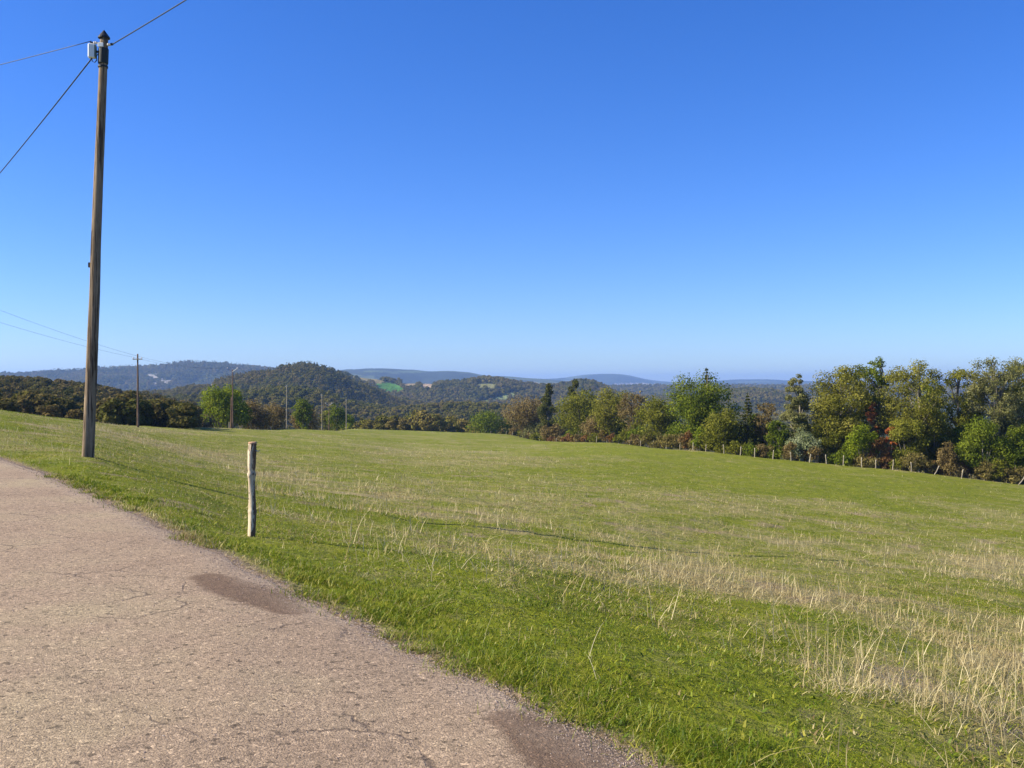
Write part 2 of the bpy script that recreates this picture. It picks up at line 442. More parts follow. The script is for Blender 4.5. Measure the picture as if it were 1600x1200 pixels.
def simple(name, col, rough=.7, spec=.3, metal=0, var=.25, sc=12, stretch=(1, 1, 1), bump=.2, bd=.01):
    m, t = mat(name); q = NT(t); O = q.obj(stretch)
    n = q.noise(O, sc, 6, .7)
    c = q.mix(1.0, col, q.ramp(n, [(.25, 1 - var), (.75, 1 + var)]), 'MULTIPLY')
    q.out(c, rough, q.bump(n, bump, bd), spec, metal); return m
m_black = simple('black_metal', (.02, .022, .025), .5)
m_tar = simple('dark_sleeve', (.025, .03, .03), .6)
m_white = simple('white_plastic', (.75, .78, .76), .4, var=.06)
m_grey = simple('galvanised_steel', (.38, .38, .37), .45, metal=.6)
m_porc = simple('pale_porcelain', (.72, .66, .62), .3, var=.1)
m_cable = simple('black_cable', (.018, .028, .035), .5)
m_stone = simple('limestone_chip', (.45, .37, .31), .9, var=.35, sc=30)

def wood(name, a, b, dark, sc=1.0, crackw=.06):
    m, t = mat(name); q = NT(t)
    O = q.obj((14 * sc, 14 * sc, .55 * sc)); O2 = q.obj((30 * sc, 30 * sc, .8 * sc)); O3 = q.obj((3, 3, 1.2))
    c = q.ramp(q.noise(O, 1.0, 6, .7), [(.3, a), (.55, b), (.75, tuple(min(1, v * 1.25) for v in b))])
    c = q.mix(q.ramp(q.noise(O3, 1.0, 4, .7), [(.38, 0.0), (.7, .7)]), c, tuple(v * .7 for v in a))
    cr = q.ramp(q.noise(O2, 1.0, 3, .6), [(.5 - crackw * 1.6, 1.0), (.5 - crackw, 0.0)])
    cr = q.math('MULTIPLY', cr, .8)
    c = q.mix(cr, c, dark)
    h = q.math('SUBTRACT', q.noise(O, 1.0, 6, .7), cr)
    q.out(c, .85, q.bump(h, .7, .02), .15); return m
m_pole = wood('weathered_pole_wood', (.155, .110, .068), (.29, .22, .145), (.035, .022, .015))
m_pole2 = wood('red_brown_pole_wood', (.13, .075, .045), (.25, .17, .115), (.05, .03, .02))
m_palepost = wood('pale_post_wood', (.27, .235, .17), (.43, .38, .28), (.14, .11, .08))
m_bark = wood('grey_bark', (.14, .12, .09), (.28, .25, .20), (.04, .03, .02), .3)
m_end = simple('end_grain', (.42, .25, .15), .9, var=.3, sc=40)
# peeling birch-like post
m_birch, t = mat('peeled_post_wood'); q = NT(t)
c = q.ramp(q.noise(q.obj((18, 18, 2.0)), 1.0, 6, .7), [(.3, (.38, .29, .18)), (.5, (.60, .50, .35)), (.75, (.72, .63, .47))])
bark_shade = q.ramp(q.noise(q.obj((16, 16, 4.5)), 1.0, 5, .7, .4), [(.55, 0.0), (.60, 1.0)])
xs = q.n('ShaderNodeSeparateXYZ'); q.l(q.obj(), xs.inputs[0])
bark_shade = q.math('ADD', bark_shade, q.ramp(q.math('ADD', q.math('MULTIPLY', xs.outputs[0], 8.0), q.noise(q.obj((16, 16, 6)), 1.0, 5, .7)), [(.70, 0.0), (.80, 1.0)]), True)  # besides bark patches, the post's shaded +X side is painted in as dark colour
c = q.mix(bark_shade, c, q.ramp(q.noise(q.obj(), 60, 4, .7), [(.3, (.07, .042, .025)), (.7, (.20, .13, .08))]))
h = q.math('ADD', q.math('MULTIPLY', bark_shade, .6), q.noise(q.obj((20, 20, 3)), 1.0, 5, .7))
q.out(c, .8, q.bump(h, .8, .012), .2)

# ------------------------------------------------------------------ dryness of the meadow
STRIPE = [(150, 668), (215, 684), (300, 704), (430, 740), (520, 763), (640, 790), (760, 822), (850, 846), (950, 878), (1100, 905), (1250, 945), (1400, 985), (1520, 1020), (1700, 1060)]
_sx = np.array([p[0] for p in STRIPE], float); _sy = np.array([p[1] for p in STRIPE], float)
def dryness(x, y, z):
    u, Y = uY(x, y); row = (EYE - z) * F / Y
    n = fbm(x * .16, y * .16, 4, 11); n2 = fbm(x * .9, y * .9, 3, 12)
    d = .16 + .45 * n + .42 * n2
    dv = row + 600 - np.interp(u, _sx, _sy)
    wdt = np.interp(u, [150, 600, 1600], [10, 16, 34])
    d = d + .30 * np.exp(-(dv / wdt) ** 2) * (.6 + 1.6 * n2 + .9 * n)
    d = d + .34 * np.exp(-((u - 640) / 260) ** 2 - ((row - 112) / 32) ** 2)
    d = d + .22 * np.exp(-((u - 1250) / 420) ** 2 - ((row - 240) / 70) ** 2)
    d = d + .45 * np.exp(-((u - 1520) / 190) ** 2 - ((row - 430) / 70) ** 2)
    d = d + .40 * np.exp(-((u - 1560) / 90) ** 2 - ((row - 280) / 22) ** 2)
    d = d + .28 * np.exp(-((u - 250) / 200) ** 2 - ((row - 78) / 12) ** 2)
    d = d - .45 * (1 / (1 + np.exp((dv - 60) / -18))) * (u < 1250) * (row > 90)
    d = d - .25 * np.exp(-((u - 1200) / 450) ** 2) * np.exp(-((row - np.interp(u, [600, 1000, 1600], [75, 110, 175])) / 28) ** 2)
    d = d + .5 * np.exp(-((roadd(x, y) - .12) / .16) ** 2)
    fr = np.interp(u, [1000, 1083, 1208, 1346, 1460, 1592, 1700], [92, 105, 114, 131, 140, 156, 167])
    d = d + .6 * np.exp(-((row - fr) / 2.2) ** 2) * (u > 1000) * (.7 + n2)
    return np.clip(d, 0, 1)

# ------------------------------------------------------------------ ground and hills (one polar sheet, split at 460 m)
th = np.concatenate([np.linspace(-180, -62, 40)[:-1], np.linspace(-62, -36, 50)[:-1], np.linspace(-36, 36, 1150)[:-1], np.linspace(36, 62, 50)[:-1], np.linspace(62, 180, 40)[:-1]])
rr = np.concatenate([[.5, 1, 1.7, 2.4], np.exp(np.linspace(math.log(3), math.log(460), 330))])
def polar(r, th, close_center):
    A = R(1) * th
    X = np.sin(A)[None, :] * r[:, None]; Y = np.cos(A)[None, :] * r[:, None]
    V = np.stack([X, Y, H(X, Y)], -1).reshape(-1, 3); n = len(th); k = len(r)
    i = np.arange(k - 1)[:, None] * n; j = np.arange(n)[None, :]; j2 = (j + 1) % n
    Q = np.stack([i + j, i + j2, i + n + j2, i + n + j], -1).reshape(-1, 4)[:, ::-1]
    fs = [Q]
    if close_center:
        V = np.vstack([V, [[0, 0, float(H(0., .01))]]]); c = len(V) - 1
        jj = np.arange(n); fs.append(np.stack([np.full(n, c), (jj + 1) % n, jj], -1))
    return V, fs
V, fs = polar(rr, th, True)
rd = roadd(V[:, 0], V[:, 1])
dr = dryness(V[:, 0], V[:, 1], V[:, 2])
dirt = np.clip(1 - (rd - .05) / (.15 + .14 * fbm(V[:, 0] * 2.2, V[:, 1] * 2.2, 3, 21)), 0, 1) * (rd > -5)
dirt = np.maximum(dirt, .75 * np.clip((fbm(V[:, 0] * .8, V[:, 1] * .8, 4, 22) - .42) * 6, 0, 1) * (np.hypot(V[:, 0], V[:, 1]) < 60))
V[:, 2] -= np.where(rd < -.6, .05, 0)
gnd = link('ground', mesh_np('ground', V, fs, m_ground, True, {'dry': ('FLOAT', dr), 'dirt': ('FLOAT', dirt), 'farf': ('FLOAT', dr * 0)}))
tag(gnd, kind='structure')

th2 = np.concatenate([np.linspace(-180, -36, 80)[:-1], np.linspace(-36, 36, 1100)[:-1], np.linspace(36, 180, 80)[:-1]])
V, fs = polar(np.exp(np.linspace(math.log(459.5), math.log(13500), 420)), th2, False)
x, y, z = V.T
u, Y = uY(x, y); row = (EYE - z) * F / Y
def FOREST_TINT(n): return np.array([.040, .050, .020])[None] * (1 + .5 * n[:, None])
hc = FOREST_TINT(fbm(x / 90, y / 90, 3, 31))
def patch(u0, r0, du, dr_, y0, y1, k=.0):
    e = ((u - u0) / du) ** 2 + ((row - r0 + k * (u - u0)) / dr_) ** 2 + .5 * fbm(u / 9, row / 4, 3, 33)
    return (e < 1) & (Y > y0) & (Y < y1)
PATCHES = [  # field and scree patches on the hillsides
 (608, 7, 22, 9, 1300, 2000, -.15, (.085, .22, .035)), (566, -11, 34, 6, 1300, 2100, -.28, (.26, .22, .10)), (640, 0, 14, 3, 1300, 2100, 0, (.28, .22, .12)), (668, -4, 20, 4, 1400, 2100, 0, (.42, .32, .22)), (668, 3, 9, 4, 1400, 2100, 0, (.42, .32, .22)),
 (760, 3, 17, 4, 1400, 2100, 0, (.20, .20, .08)), (570, -9, 30, 5, 900, 1500, -.3, (.22, .20, .09)), (318, 0, 18, 2.2, 900, 1400, 0, (.40, .34, .24)),
 (780, 22, 40, 3, 600, 2000, .25, (.20, .24, .10)),
 (640, -19, 26, 1.5, 4500, 6500, 0, (.10, .13, .05)), (590, -20, 22, 1.5, 4500, 6500, 0, (.10, .13, .05)), (830, 0, 60, 2.5, 2500, 6500, 0, (.40, .34, .26)),
 (1000, 0, 40, 1.2, 3000, 9000, 0, (.40, .34, .26)), (1050, 1, 60, 1.5, 3000, 9000, 0, (.40, .36, .26)),
]
field = np.zeros(len(V), bool)
for (u0, r0, du, d2, y0, y1, k, c) in PATCHES:
    m_ = patch(u0, r0, du, d2, y0, y1, k); hc[m_] = c; field |= m_
cl = (Y > 2800) & (Y < 3700) & (fbm(u / 4, row / 6, 3, 41) > .02) & (((u - 245) / 26) ** 2 + ((row + 7) / 9) ** 2 < 1)
hc[cl] = (.30, .28, .25); field |= cl
farp = (Y > 4300) & (fbm(x / 420, y / 420, 3, 44) > .28); hc[farp] = (.09, .11, .045)
hc4 = np.concatenate([hc, np.ones((len(hc), 1))], 1)
hills = link('hills', mesh_np('hills', V, fs, m_hill, True, {'hcol': ('FLOAT_COLOR', hc4)}))
tag(hills, kind='structure')

# ------------------------------------------------------------------ haze
m_haze, t = mat('haze_air'); q = NT(t)
pv = q.n('ShaderNodeVolumePrincipled')
pv.inputs['Color'].default_value = (.34, .55, 1.0, 1)
pv.inputs['Density'].default_value = 1.05e-4
pv.inputs['Anisotropy'].default_value = .2
o_ = q.n('ShaderNodeOutputMaterial'); q.l(pv.outputs[0], o_.inputs['Volume'])
hz = MB(); zlo = float(min(V[:, 2].min(), -80)) - 1; zhi = float(V[:, 2].max()) + 25
hz.box((0, 0, (zlo + zhi) / 2), (27600, 27600, zhi - zlo))
haze = hz.build('haze', m_haze); tag(haze, kind='stuff')

# ------------------------------------------------------------------ road
ts = np.concatenate([np.linspace(-30, 2, 60)[:-1], np.exp(np.linspace(math.log(2), math.log(24), 520))[:-1], np.linspace(24, 85, 60)])
ws = np.concatenate([[0, .02, .05, .1], np.linspace(.16, 4.1, 60), [4.2, 4.25, 4.3]])
TX = ts[:, None] * np.ones_like(ws)[None]
# walk to the left of the edge at a right angle to the road's mean direction
ex = edge_x(ts)
X = ex[:, None] - ws[None] / .84 * .84 ** 2 ; Yr = TX - ws[None] / .84 * (.84 * .54)
s_ = (X - edge_x(Yr)) * .84
X = edge_x(Yr) - (ws[None] / .84)
crown = .03 * np.sin(np.pi * ws / 4.3)[None]
Zr = H(X, Yr) + .002 + .010 * np.clip(ws[None] / .2, 0, 1) + crown * 1.0 + .006 * fbm(X * 1.3, Yr * 1.3, 3, 51)
Zr = Zr - np.where((ws[None] < .01) | (ws[None] > 4.29), .012, 0)
V = np.stack([X, Yr, Zr], -1).reshape(-1, 3); n = len(ws); k = len(ts)
i = np.arange(k - 1)[:, None] * n; j = np.arange(n - 1)[None, :]
Q = np.stack([i + j, i + n + j, i + n + j + 1, i + j + 1], -1).reshape(-1, 4)
def tarspot(x, y, pts):   # elongated darker spot between two pixels of the road surface
    d = np.full(x.shape, 9.)
    for (a, b, wd_) in pts:
        ax, ay = (a[0] - 800) / F * 2400 / (a[1] - 600), 2400 / (a[1] - 600)
        bx, by = (b[0] - 800) / F * 2400 / (b[1] - 600), 2400 / (b[1] - 600)
        tt = np.clip(((x - ax) * (bx - ax) + (y - ay) * (by - ay)) / ((bx - ax) ** 2 + (by - ay) ** 2), 0, 1)
        dd = np.hypot(x - ax - tt * (bx - ax), y - ay - tt * (by - ay)) / (wd_ * (.55 + .45 * np.sin(np.pi * np.clip(tt, .05, .95))))
        d = np.minimum(d, dd)
    return np.clip(1.25 - d * .75, 0, 1)
tar = tarspot(V[:, 0], V[:, 1], [((326, 905), (455, 953), .25), ((815, 1122), (1010, 1215), .27), ((830, 1150), (1000, 1260), .22)])
edg = np.clip(1 - np.tile(ws, k) / .38, 0, 1) * (.8 + 1.0 * fbm(V[:, 0] * 3, V[:, 1] * 3, 3, 52)).clip(0, 1)
road = link('road', mesh_np('road', V, [Q[:, ::-1]], m_road, True, {'tar': ('FLOAT', tar), 'edge': ('FLOAT', edg)}))
tag(road, kind='structure')

# ------------------------------------------------------------------ loose chippings on and beside the road
ico_v = np.array([(-1, 0, .0), (1, 0, 0), (0, -1, 0), (0, 1, 0), (0, 0, -1), (0, 0, 1)], float)
ico_f = np.array([(0, 2, 5), (2, 1, 5), (1, 3, 5), (3, 0, 5), (2, 0, 4), (1, 2, 4), (3, 1, 4), (0, 3, 4)])
N = 11000
yy_ = np.exp(rng.uniform(math.log(3.6), math.log(24), N)); off = np.abs(rng.normal(0, 1, N))
onroad = rng.random(N) < .15
dd = np.where(onroad, -rng.random(N) ** .7 * 3.6, -.02 + rng.normal(0, .10, N))
xx = edge_x(yy_) + dd / .84
s = rng.uniform(.002, .0065, N) * (yy_ / 6) ** .35
z0 = H(xx, yy_) + np.where(dd < 0, .013 + .03 * np.sin(np.pi * np.clip(-dd, 0, 4.3) / 4.3), 0)
jit = rng.uniform(.6, 1.3, (N, 6, 3))
V = ico_v[None] * jit * s[:, None, None] * np.array([1, 1, .7]) + np.stack([xx, yy_, z0 + s * .3], -1)[:, None, :]
Fc = ico_f[None] + np.arange(N)[:, None, None] * 6
grav = link('gravel', mesh_np('gravel', V.reshape(-1, 3), [Fc.reshape(-1, 3)], None)); 
m_grv, t = mat('loose_chippings'); q = NT(t)
isl = q.n('ShaderNodeNewGeometry').outputs['Random Per Island']
q.out(q.ramp(isl, [(0, (.16, .12, .10)), (.4, (.34, .26, .21)), (.8, (.36, .28, .22)), (1, (.44, .37, .31))]), .9)
grav.data.materials.append(m_grv)
tag(grav, 'loose pale stone chippings strewn along the road edge', 'gravel', kind='stuff')

# ------------------------------------------------------------------ grass
def blades(P, h, w, az, lean, curl, seg=2):
    """tapered bent blades; returns V (n*k,3), faces"""
    n = len(P)
    side = np.stack([np.cos(az), np.sin(az), np.zeros(n)], -1)
    la = az + np.pi / 2 + rng.normal(0, .6, n)
    ld = np.stack([np.cos(la), np.sin(la), np.zeros(n)], -1)
    vs = []
    for k in range(seg + 1):
        tt = k / seg
        c = P + ld * (h * (lean * tt + curl * tt * tt))[:, None] + np.array([0, 0, 1.])[None] * (h * (tt - .45 * (lean + curl).clip(0, 1.2) * tt * tt))[:, None]
        wd_ = w * (1 - tt) ** .6 * .5
        if k < seg: vs += [c - side * wd_[:, None], c + side * wd_[:, None]]
        else: vs.append(c)
    V = np.stack(vs, 1); K = V.shape[1]
    b = np.arange(n)[:, None] * K
    fs = []
    for k in range(seg - 1): fs.append(np.concatenate([b + 2 * k, b + 2 * k + 1, b + 2 * k + 3, b + 2 * k + 2], 1))
    k = seg - 1
    tri = np.concatenate([b + 2 * k, b + 2 * k + 1, b + 2 * k + 2], 1)
    return V.reshape(-1, 3), ([np.vstack(fs)] if fs else []), tri, K

def scatter(n, y0, y1, p, u0=-180, u1=1780, clump=0):
    """area density falling as Y**-p"""
    k = 2 - p
    Y = (rng.random(n) * (y1 ** k - y0 ** k) + y0 ** k) ** (1 / k)
    u = rng.uniform(u0, u1, n)
    return (u - 800) / F * Y, Y

def make_blade_object(name, X, Y, hfun, wfun, mats, seg, label, dryv=None, lean=(.2, .25), curl=(.1, .3)):
    z = H(X, Y); d = dryness(X, Y, z)
    P = np.stack([X, Y, z - .004], -1); n = len(X)
    h = hfun(X, Y, d); w = wfun(X, Y, h)
    V, quads, tri, K = blades(P, h, w, rng.uniform(0, 2 * np.pi, n), np.abs(rng.normal(lean[0], lean[1], n)), np.abs(rng.normal(curl[0], curl[1], n)), seg)
    return V, quads, tri, np.repeat(d, K)

# green sward
parts = []
def add_part(V, quads, tri, d): parts.append((V, quads, tri, d))
NB = 1050000
X, Y = scatter(NB, 3.5, 100, 1.62)
rdv = roadd(X, Y)
# clump: keep by tuft noise
tn = fbm(X * 4.5, Y * 4.5, 3, 61)
keep = (rdv > .02 + .16 * rng.random(NB) ** 2) & (rng.random(NB) < .55 + .9 * tn + .15) & (rng.random(NB) < np.clip((rdv + .05) / .35, .25, 1))
X, Y, rdv = X[keep], Y[keep], rdv[keep]
def hgreen(X, Y, d):
    t = fbm(X * 2.1, Y * 2.1, 3, 62); v = roadd(X, Y)
    b = .019 + .020 * t + .025 * np.exp(-((v - .6) / .5) ** 2) * (fbm(X * 1.2, Y * 1.2, 3, 63) + .35).clip(0, 1) 
    b = b * np.interp(Y, [4, 12, 30, 100], [1.0, 1.1, 1.7, 2.0]) * (1 + .8 * fbm(X * .5, Y * .5, 3, 66))
    return b.clip(.015, .2) * rng.uniform(.5, 1.7, len(X))
def wgreen(X, Y, h): return .0036 * (Y / 5).clip(1, 99) ** .82 * rng.uniform(.6, 1.5, len(X))
near = Y < 14
for msk, seg in ((near, 2), (~near, 1)):
    V, qd, tri, d = make_blade_object('g', X[msk], Y[msk], hgreen, wgreen, None, seg, '', lean=(.45, .4), curl=(.3, .4))
    add_part(V, qd, tri, d)
# broad low leaves (clover, plantain) near the verge
X, Y = scatter(60000, 3.6, 26, 1.5); v = roadd(X, Y)
k = (v > .05) & (rng.random(len(X)) < .2 + .9 * (fbm(X * 1.7, Y * 1.7, 3, 64) + .1).clip(0, 1)); X, Y = X[k], Y[k]
V, qd, tri, d = make_blade_object('g', X, Y, lambda X, Y, d: rng.uniform(.02, .06, len(X)), lambda X, Y, h: h * rng.uniform(.15, .35, len(X)), None, 2, '', lean=(.7, .3), curl=(.3, .3))
add_part(V, qd, tri, d)
# long tussocks hanging over the road edge
TU = []
for _ in range(120):
    yt = math.exp(rng.uniform(math.log(3.7), math.log(17))); xt = float(edge_x(yt)) + abs(rng.normal(.30, .30)) + .05
    nb = int(rng.uniform(60, 170)); rad = rng.uniform(.05, .15)
    TU.append(np.stack([xt + rng.normal(0, rad, nb), yt + rng.normal(0, rad, nb)], -1))
TU = np.vstack(TU)
V, qd, tri, d = make_blade_object('g', TU[:, 0], TU[:, 1], lambda X, Y, d: rng.uniform(.04, .12, len(X)), lambda X, Y, h: .0042 * (Y / 5).clip(1, 9) ** .8 * rng.uniform(.6, 1.5, len(X)), None, 2, '', lean=(.45, .3), curl=(.5, .3))
add_part(V, qd, tri, d)
X, Y = scatter(50000, 3.6, 22, 1.4); v = roadd(X, Y)
k = (v > .0) & (rng.random(len(X)) < np.clip(.10 + 1.3 * (fbm(X * 1.1, Y * 1.1, 3, 67)) + .5 * np.exp(-(v / .3) ** 2), 0, 1)); X, Y = X[k], Y[k]
V, qd, tri, d = make_blade_object('g', X, Y, lambda X, Y, d: rng.uniform(.02, .07, len(X)), lambda X, Y, h: .0045 * (Y / 5).clip(1, 9) ** .8 * rng.uniform(.6, 1.6, len(X)), None, 2, '', lean=(.9, .4), curl=(.3, .3))
add_part(V, qd, tri, np.ones_like(d) * .95)
def join_parts(parts):
    Vs = []; Q = []; T = []; D = []; off = 0
    for V, qd, tri, d in parts:
        Vs.append(V); D.append(d); T.append(tri + off)
        for q_ in qd: Q.append(q_ + off)
        off += len(V)
    return np.vstack(Vs), ([np.vstack(Q)] if Q else []) + [np.vstack(T)], np.concatenate(D)
m_grass, t = mat('grass_blades'); q = NT(t)
isl = q.n('ShaderNodeNewGeometry').outputs['Random Per Island']; P = q.pos()
f = q.math('ADD', q.math('MULTIPLY', isl, .6), q.math('MULTIPLY', q.noise(P, .7, 4, .6), .55), True)
f = q.math('ADD', f, q.math('MULTIPLY', q.math('SUBTRACT', q.noise(P, 5.5, 4, .7), .5), .7), True)
c = q.ramp(f, [(.12, (.036, .074, .005)), (.42, (.108, .172, .007)), (.66, (.21, .245, .013)), (.92, (.38, .345, .06))])
dsel = q.math('ADD', q.math('MULTIPLY', q.attr('dry'), 1.25), q.math('FRACT', q.math('MULTIPLY', isl, 13.7)))
dsel = q.ramp(dsel, [(.93, 0.0), (1.08, 1.0)])
c = q.mix(dsel, c, q.ramp(q.math('FRACT', q.math('MULTIPLY', isl, 5.3)), [(0, (.20, .14, .06)), (.5, (.36, .29, .12)), (1, (.52, .44, .22))]))
d_ = q.n('ShaderNodeBsdfDiffuse'); tr = q.n('ShaderNodeBsdfTranslucent'); ms = q.n('ShaderNodeMixShader'); ms.inputs[0].default_value = .35
q.l(c, d_.inputs[0]); q.l(c, tr.inputs[0]); q.l(d_.outputs[0], ms.inputs[1]); q.l(tr.outputs[0], ms.inputs[2])
gl = q.n('ShaderNodeBsdfGlossy'); gl.inputs['Roughness'].default_value = .45; gl.inputs[0].default_value = (.8, .85, .7, 1)
ms2 = q.n('ShaderNodeMixShader'); ms2.inputs[0].default_value = .02
q.l(ms.outputs[0], ms2.inputs[1]); q.l(gl.outputs[0], ms2.inputs[2])
o_ = q.n('ShaderNodeOutputMaterial'); q.l(ms2.outputs[0], o_.inputs['Surface'])
V, fs, D = join_parts(parts)
tag(link('grass', mesh_np('grass', V, fs, m_grass, False, {'dry': ('FLOAT', D)})), 'short bright green grazed grass covering the meadow', 'grass', kind='stuff')

# dry stalks
parts = []
NS = 230000
X, Y = scatter(NS, 3.6, 150, 1.35)
z = H(X, Y); d = dryness(X, Y, z); cl_ = fbm(X * 1.3, Y * 1.3, 3, 71)
k = (roadd(X, Y) > .12) & (rng.random(NS) < np.clip((d - .26) * .75 + .5 * cl_ * (d > .3), .045, .42))
X, Y = X[k], Y[k]
def hdry(X, Y, d):
    t = fbm(X * .8, Y * .8, 3, 72).clip(-.5, 1)
    tall = rng.random(len(X)) < .12
    return ((.07 + .16 * d + .08 * t) * rng.uniform(.5, 1.5, len(X)) * np.where(tall, 1.8, 1)).clip(.03, .55)
V, qd, tri, dd_ = make_blade_object('s', X, Y, hdry, lambda X, Y, h: .0030 * (Y / 6).clip(1, 99) ** .75 * rng.uniform(.7, 1.5, len(X)), None, 2, '', lean=(.15, .25), curl=(.05, .15))
parts.append((V, qd, tri, dd_))
# tall clumps at the spots where they stand out in the meadow
CL = []
for (uu, vv, n_, sp, hh) in [(435, 770, 60, .5, .34), (470, 775, 60, .6, .34), (520, 790, 60, .8, .36), (700, 815, 50, 1.0, .34), (830, 780, 50, 1.5, .34), (740, 740, 60, 2.5, .4), (640, 765, 60, 1.6, .36), (880, 830, 50, 1.0, .34), (560, 745, 50, 2, .35), (555, 850, 14, .08, .55), (628, 840, 14, .3, .4), (665, 835, 16, .2, .4), (600, 800, 26, .4, .3),
        (415, 800, 24, .2, .25), (450, 745, 50, .8, .34), (500, 815, 26, .5, .34), (610, 870, 22, .5, .34), (690, 860, 26, .6, .34), (740, 890, 22, .6, .34), (800, 910, 20, .5, .34), (370, 735, 30, .6, .3), (860, 900, 22, .6, .34), (570, 800, 40, .7, .34), (780, 860, 14, .3, .3), (920, 880, 40, .6, .3), (1010, 960, 10, .3, .45), (1075, 935, 16, .3, .35), (1165, 1010, 10, .4, .4), (1210, 1000, 12, .4, .4), (1262, 1050, 10, .15, .5),
        (1310, 1080, 26, .12, .45), (1345, 1075, 14, .12, .55), (1385, 1080, 34, .3, .4), (1420, 1090, 34, .3, .4), (1470, 1110, 40, .25, .45), (1520, 1110, 50, .3, .42), (1560, 1090, 60, .4, .4), (1590, 1060, 70, .4, .4), (1600, 1130, 50, .3, .4), (1640, 1080, 60, .4, .4),
        (1330, 960, 40, .7, .28), (1250, 935, 40, .7, .25), (1430, 1010, 50, .7, .3), (1550, 990, 60, .7, .3), (1180, 920, 40, .7, .25), (1060, 900, 40, .7, .25), (960, 885, 50, .7, .25), (1500, 900, 60, 1.2, .25), (1590, 910, 60, 1.2, .25)]:
    gx, gy = gpt(uu, vv)
    CL.append(np.stack([gx + rng.normal(0, sp, n_), gy + rng.normal(0, sp, n_), np.full(n_, hh)], -1))
CL = np.vstack(CL); hh = CL[:, 2]
V, qd, tri, dd_ = make_blade_object('s', CL[:, 0], CL[:, 1], lambda X, Y, d: hh * rng.uniform(.45, 1.25, len(X)), lambda X, Y, h: .0044 * (Y / 6).clip(1, 99) ** .8 * rng.uniform(.7, 1.3, len(X)), None, 3, '', lean=(.22, .3), curl=(.06, .2))
parts.append((V, qd, tri, dd_))
V, qd, tri, dd_ = make_blade_object('s', np.repeat(CL[:, 0], 3) + rng.normal(0, .06, len(CL) * 3), np.repeat(CL[:, 1], 3) + rng.normal(0, .06, len(CL) * 3), lambda X, Y, d: rng.uniform(.05, .16, len(X)), lambda X, Y, h: .0032 * (Y / 6).clip(1, 99) ** .8 * rng.uniform(.7, 1.5, len(X)), None, 2, '', lean=(.9, .5), curl=(.4, .3))
parts.append((V, qd, tri, dd_))
# fallen straws
X, Y = scatter(3000, 4, 60, .9); k = (roadd(X, Y) > .1) & (rng.random(3000) < .5); X, Y = X[k], Y[k]
V, qd, tri, dd_ = make_blade_object('s', X, Y, lambda X, Y, d: rng.uniform(.06, .28, len(X)), lambda X, Y, h: .0032 * (Y / 6).clip(1, 99) ** .75 * rng.uniform(.7, 1.3, len(X)), None, 3, '', lean=(1.6, .4), curl=(.2, .2))
parts.append((V, qd, tri, dd_))
V, fs, D = join_parts(parts)
m_straw, t = mat('dry_stalks'); q = NT(t)
isl = q.n('ShaderNodeNewGeometry').outputs['Random Per Island']
c = q.ramp(isl, [(0, (.26, .20, .10)), (.4, (.44, .36, .18)), (.8, (.56, .48, .27)), (1, (.68, .60, .38))])
d_ = q.n('ShaderNodeBsdfDiffuse'); tr = q.n('ShaderNodeBsdfTranslucent'); ms = q.n('ShaderNodeMixShader'); ms.inputs[0].default_value = .25
q.l(c, d_.inputs[0]); q.l(c, tr.inputs[0]); q.l(d_.outputs[0], ms.inputs[1]); q.l(tr.outputs[0], ms.inputs[2])
o_ = q.n('ShaderNodeOutputMaterial'); q.l(ms.outputs[0], o_.inputs['Surface'])
tag(link('dry_grass', mesh_np('dry_grass', V, fs, m_straw, False)), 'pale dry grass stalks standing in strips across the meadow', 'dry grass', kind='stuff')

# ------------------------------------------------------------------ tall telegraph pole with its fittings
PY = 21.0; px_m = F / PY
bx = (138 - 800) / F * PY; tx = (163 - 800) / F * PY; bz = float(H(bx, PY))
def pole_pt(z): return np.array([bx + (tx - bx) * (z - bz) / (9.33 - bz), PY, z])
pole = empty('telegraph_pole', (bx, PY, bz), 'tall weathered wooden telegraph pole beside the road with black pointed cap and white box', 'telegraph pole', 'wooden line poles')
O = np.array([bx, PY, bz])
def rel(p): return np.asarray(p, float) - O
mb = MB(); zs = np.linspace(bz - .4, 9.2, 70)
wobr = rng.normal(0, .008, 70); 
pts = np.array([rel(pole_pt(z)) + np.array([fbm(z * .5, 1, 2, 81) * .015, fbm(z * .5, 5, 2, 82) * .015, 0]) for z in zs])
mb.tube(pts, np.linspace(.130, .082, 70), 28, wob=lambda k, a: 1 + .035 * np.sin(a * 3 + k * .05) + .03 * np.sin(a * 7 + k * .11) - .10 * np.exp(-((np.mod(a - 1.2 + .01 * k, 2 * np.pi)) / .10) ** 2) + wobr[np.clip(k, 0, 69)] )
mb.build('shaft', m_pole, pole, True)
def P3(z, dx=0, dy=0): return rel(pole_pt(z) + np.array([dx, dy, 0]))
mb = MB(); mb.lathe(P3(9.16), [(.0, .185), (.01, .18), (.125, .025), (.125, .0), (.09, .0)], 20); mb.build('cap', m_black, pole)
mb = MB(); mb.tube([P3(8.60), P3(8.62), P3(8.92), P3(8.94)], [.10, .108, .106, .098], 20); mb.build('sleeve', m_tar, pole)
mb = MB(); mb.tube([P3(8.52), P3(8.56)], [.106, .106], 20); mb.build('band', m_black, pole)
mb = MB(); mb.box(P3(8.99, -.03, -.09), (.12, .03, .09), bev=.008); mb.build('bracket_plate', m_white, pole)
box_c = P3(8.865, -.235, -.05)
mb = MB(); mb.box(box_c, (.15, .11, .31), rz=.25, bev=.018); jb = mb.build('junction_box', m_white, pole)
mb = MB(); mb.box(box_c + np.array([.055, .035, 0]), (.06, .15, .27), rz=.25, bev=.012); mb.build('box_mount', simple('green_grey_plastic', (.12, .16, .12), .5), pole)
mb = MB(); mb.box(P3(8.86, -.12, -.02), (.12, .04, .04)); mb.build('box_arm', m_tar, pole)
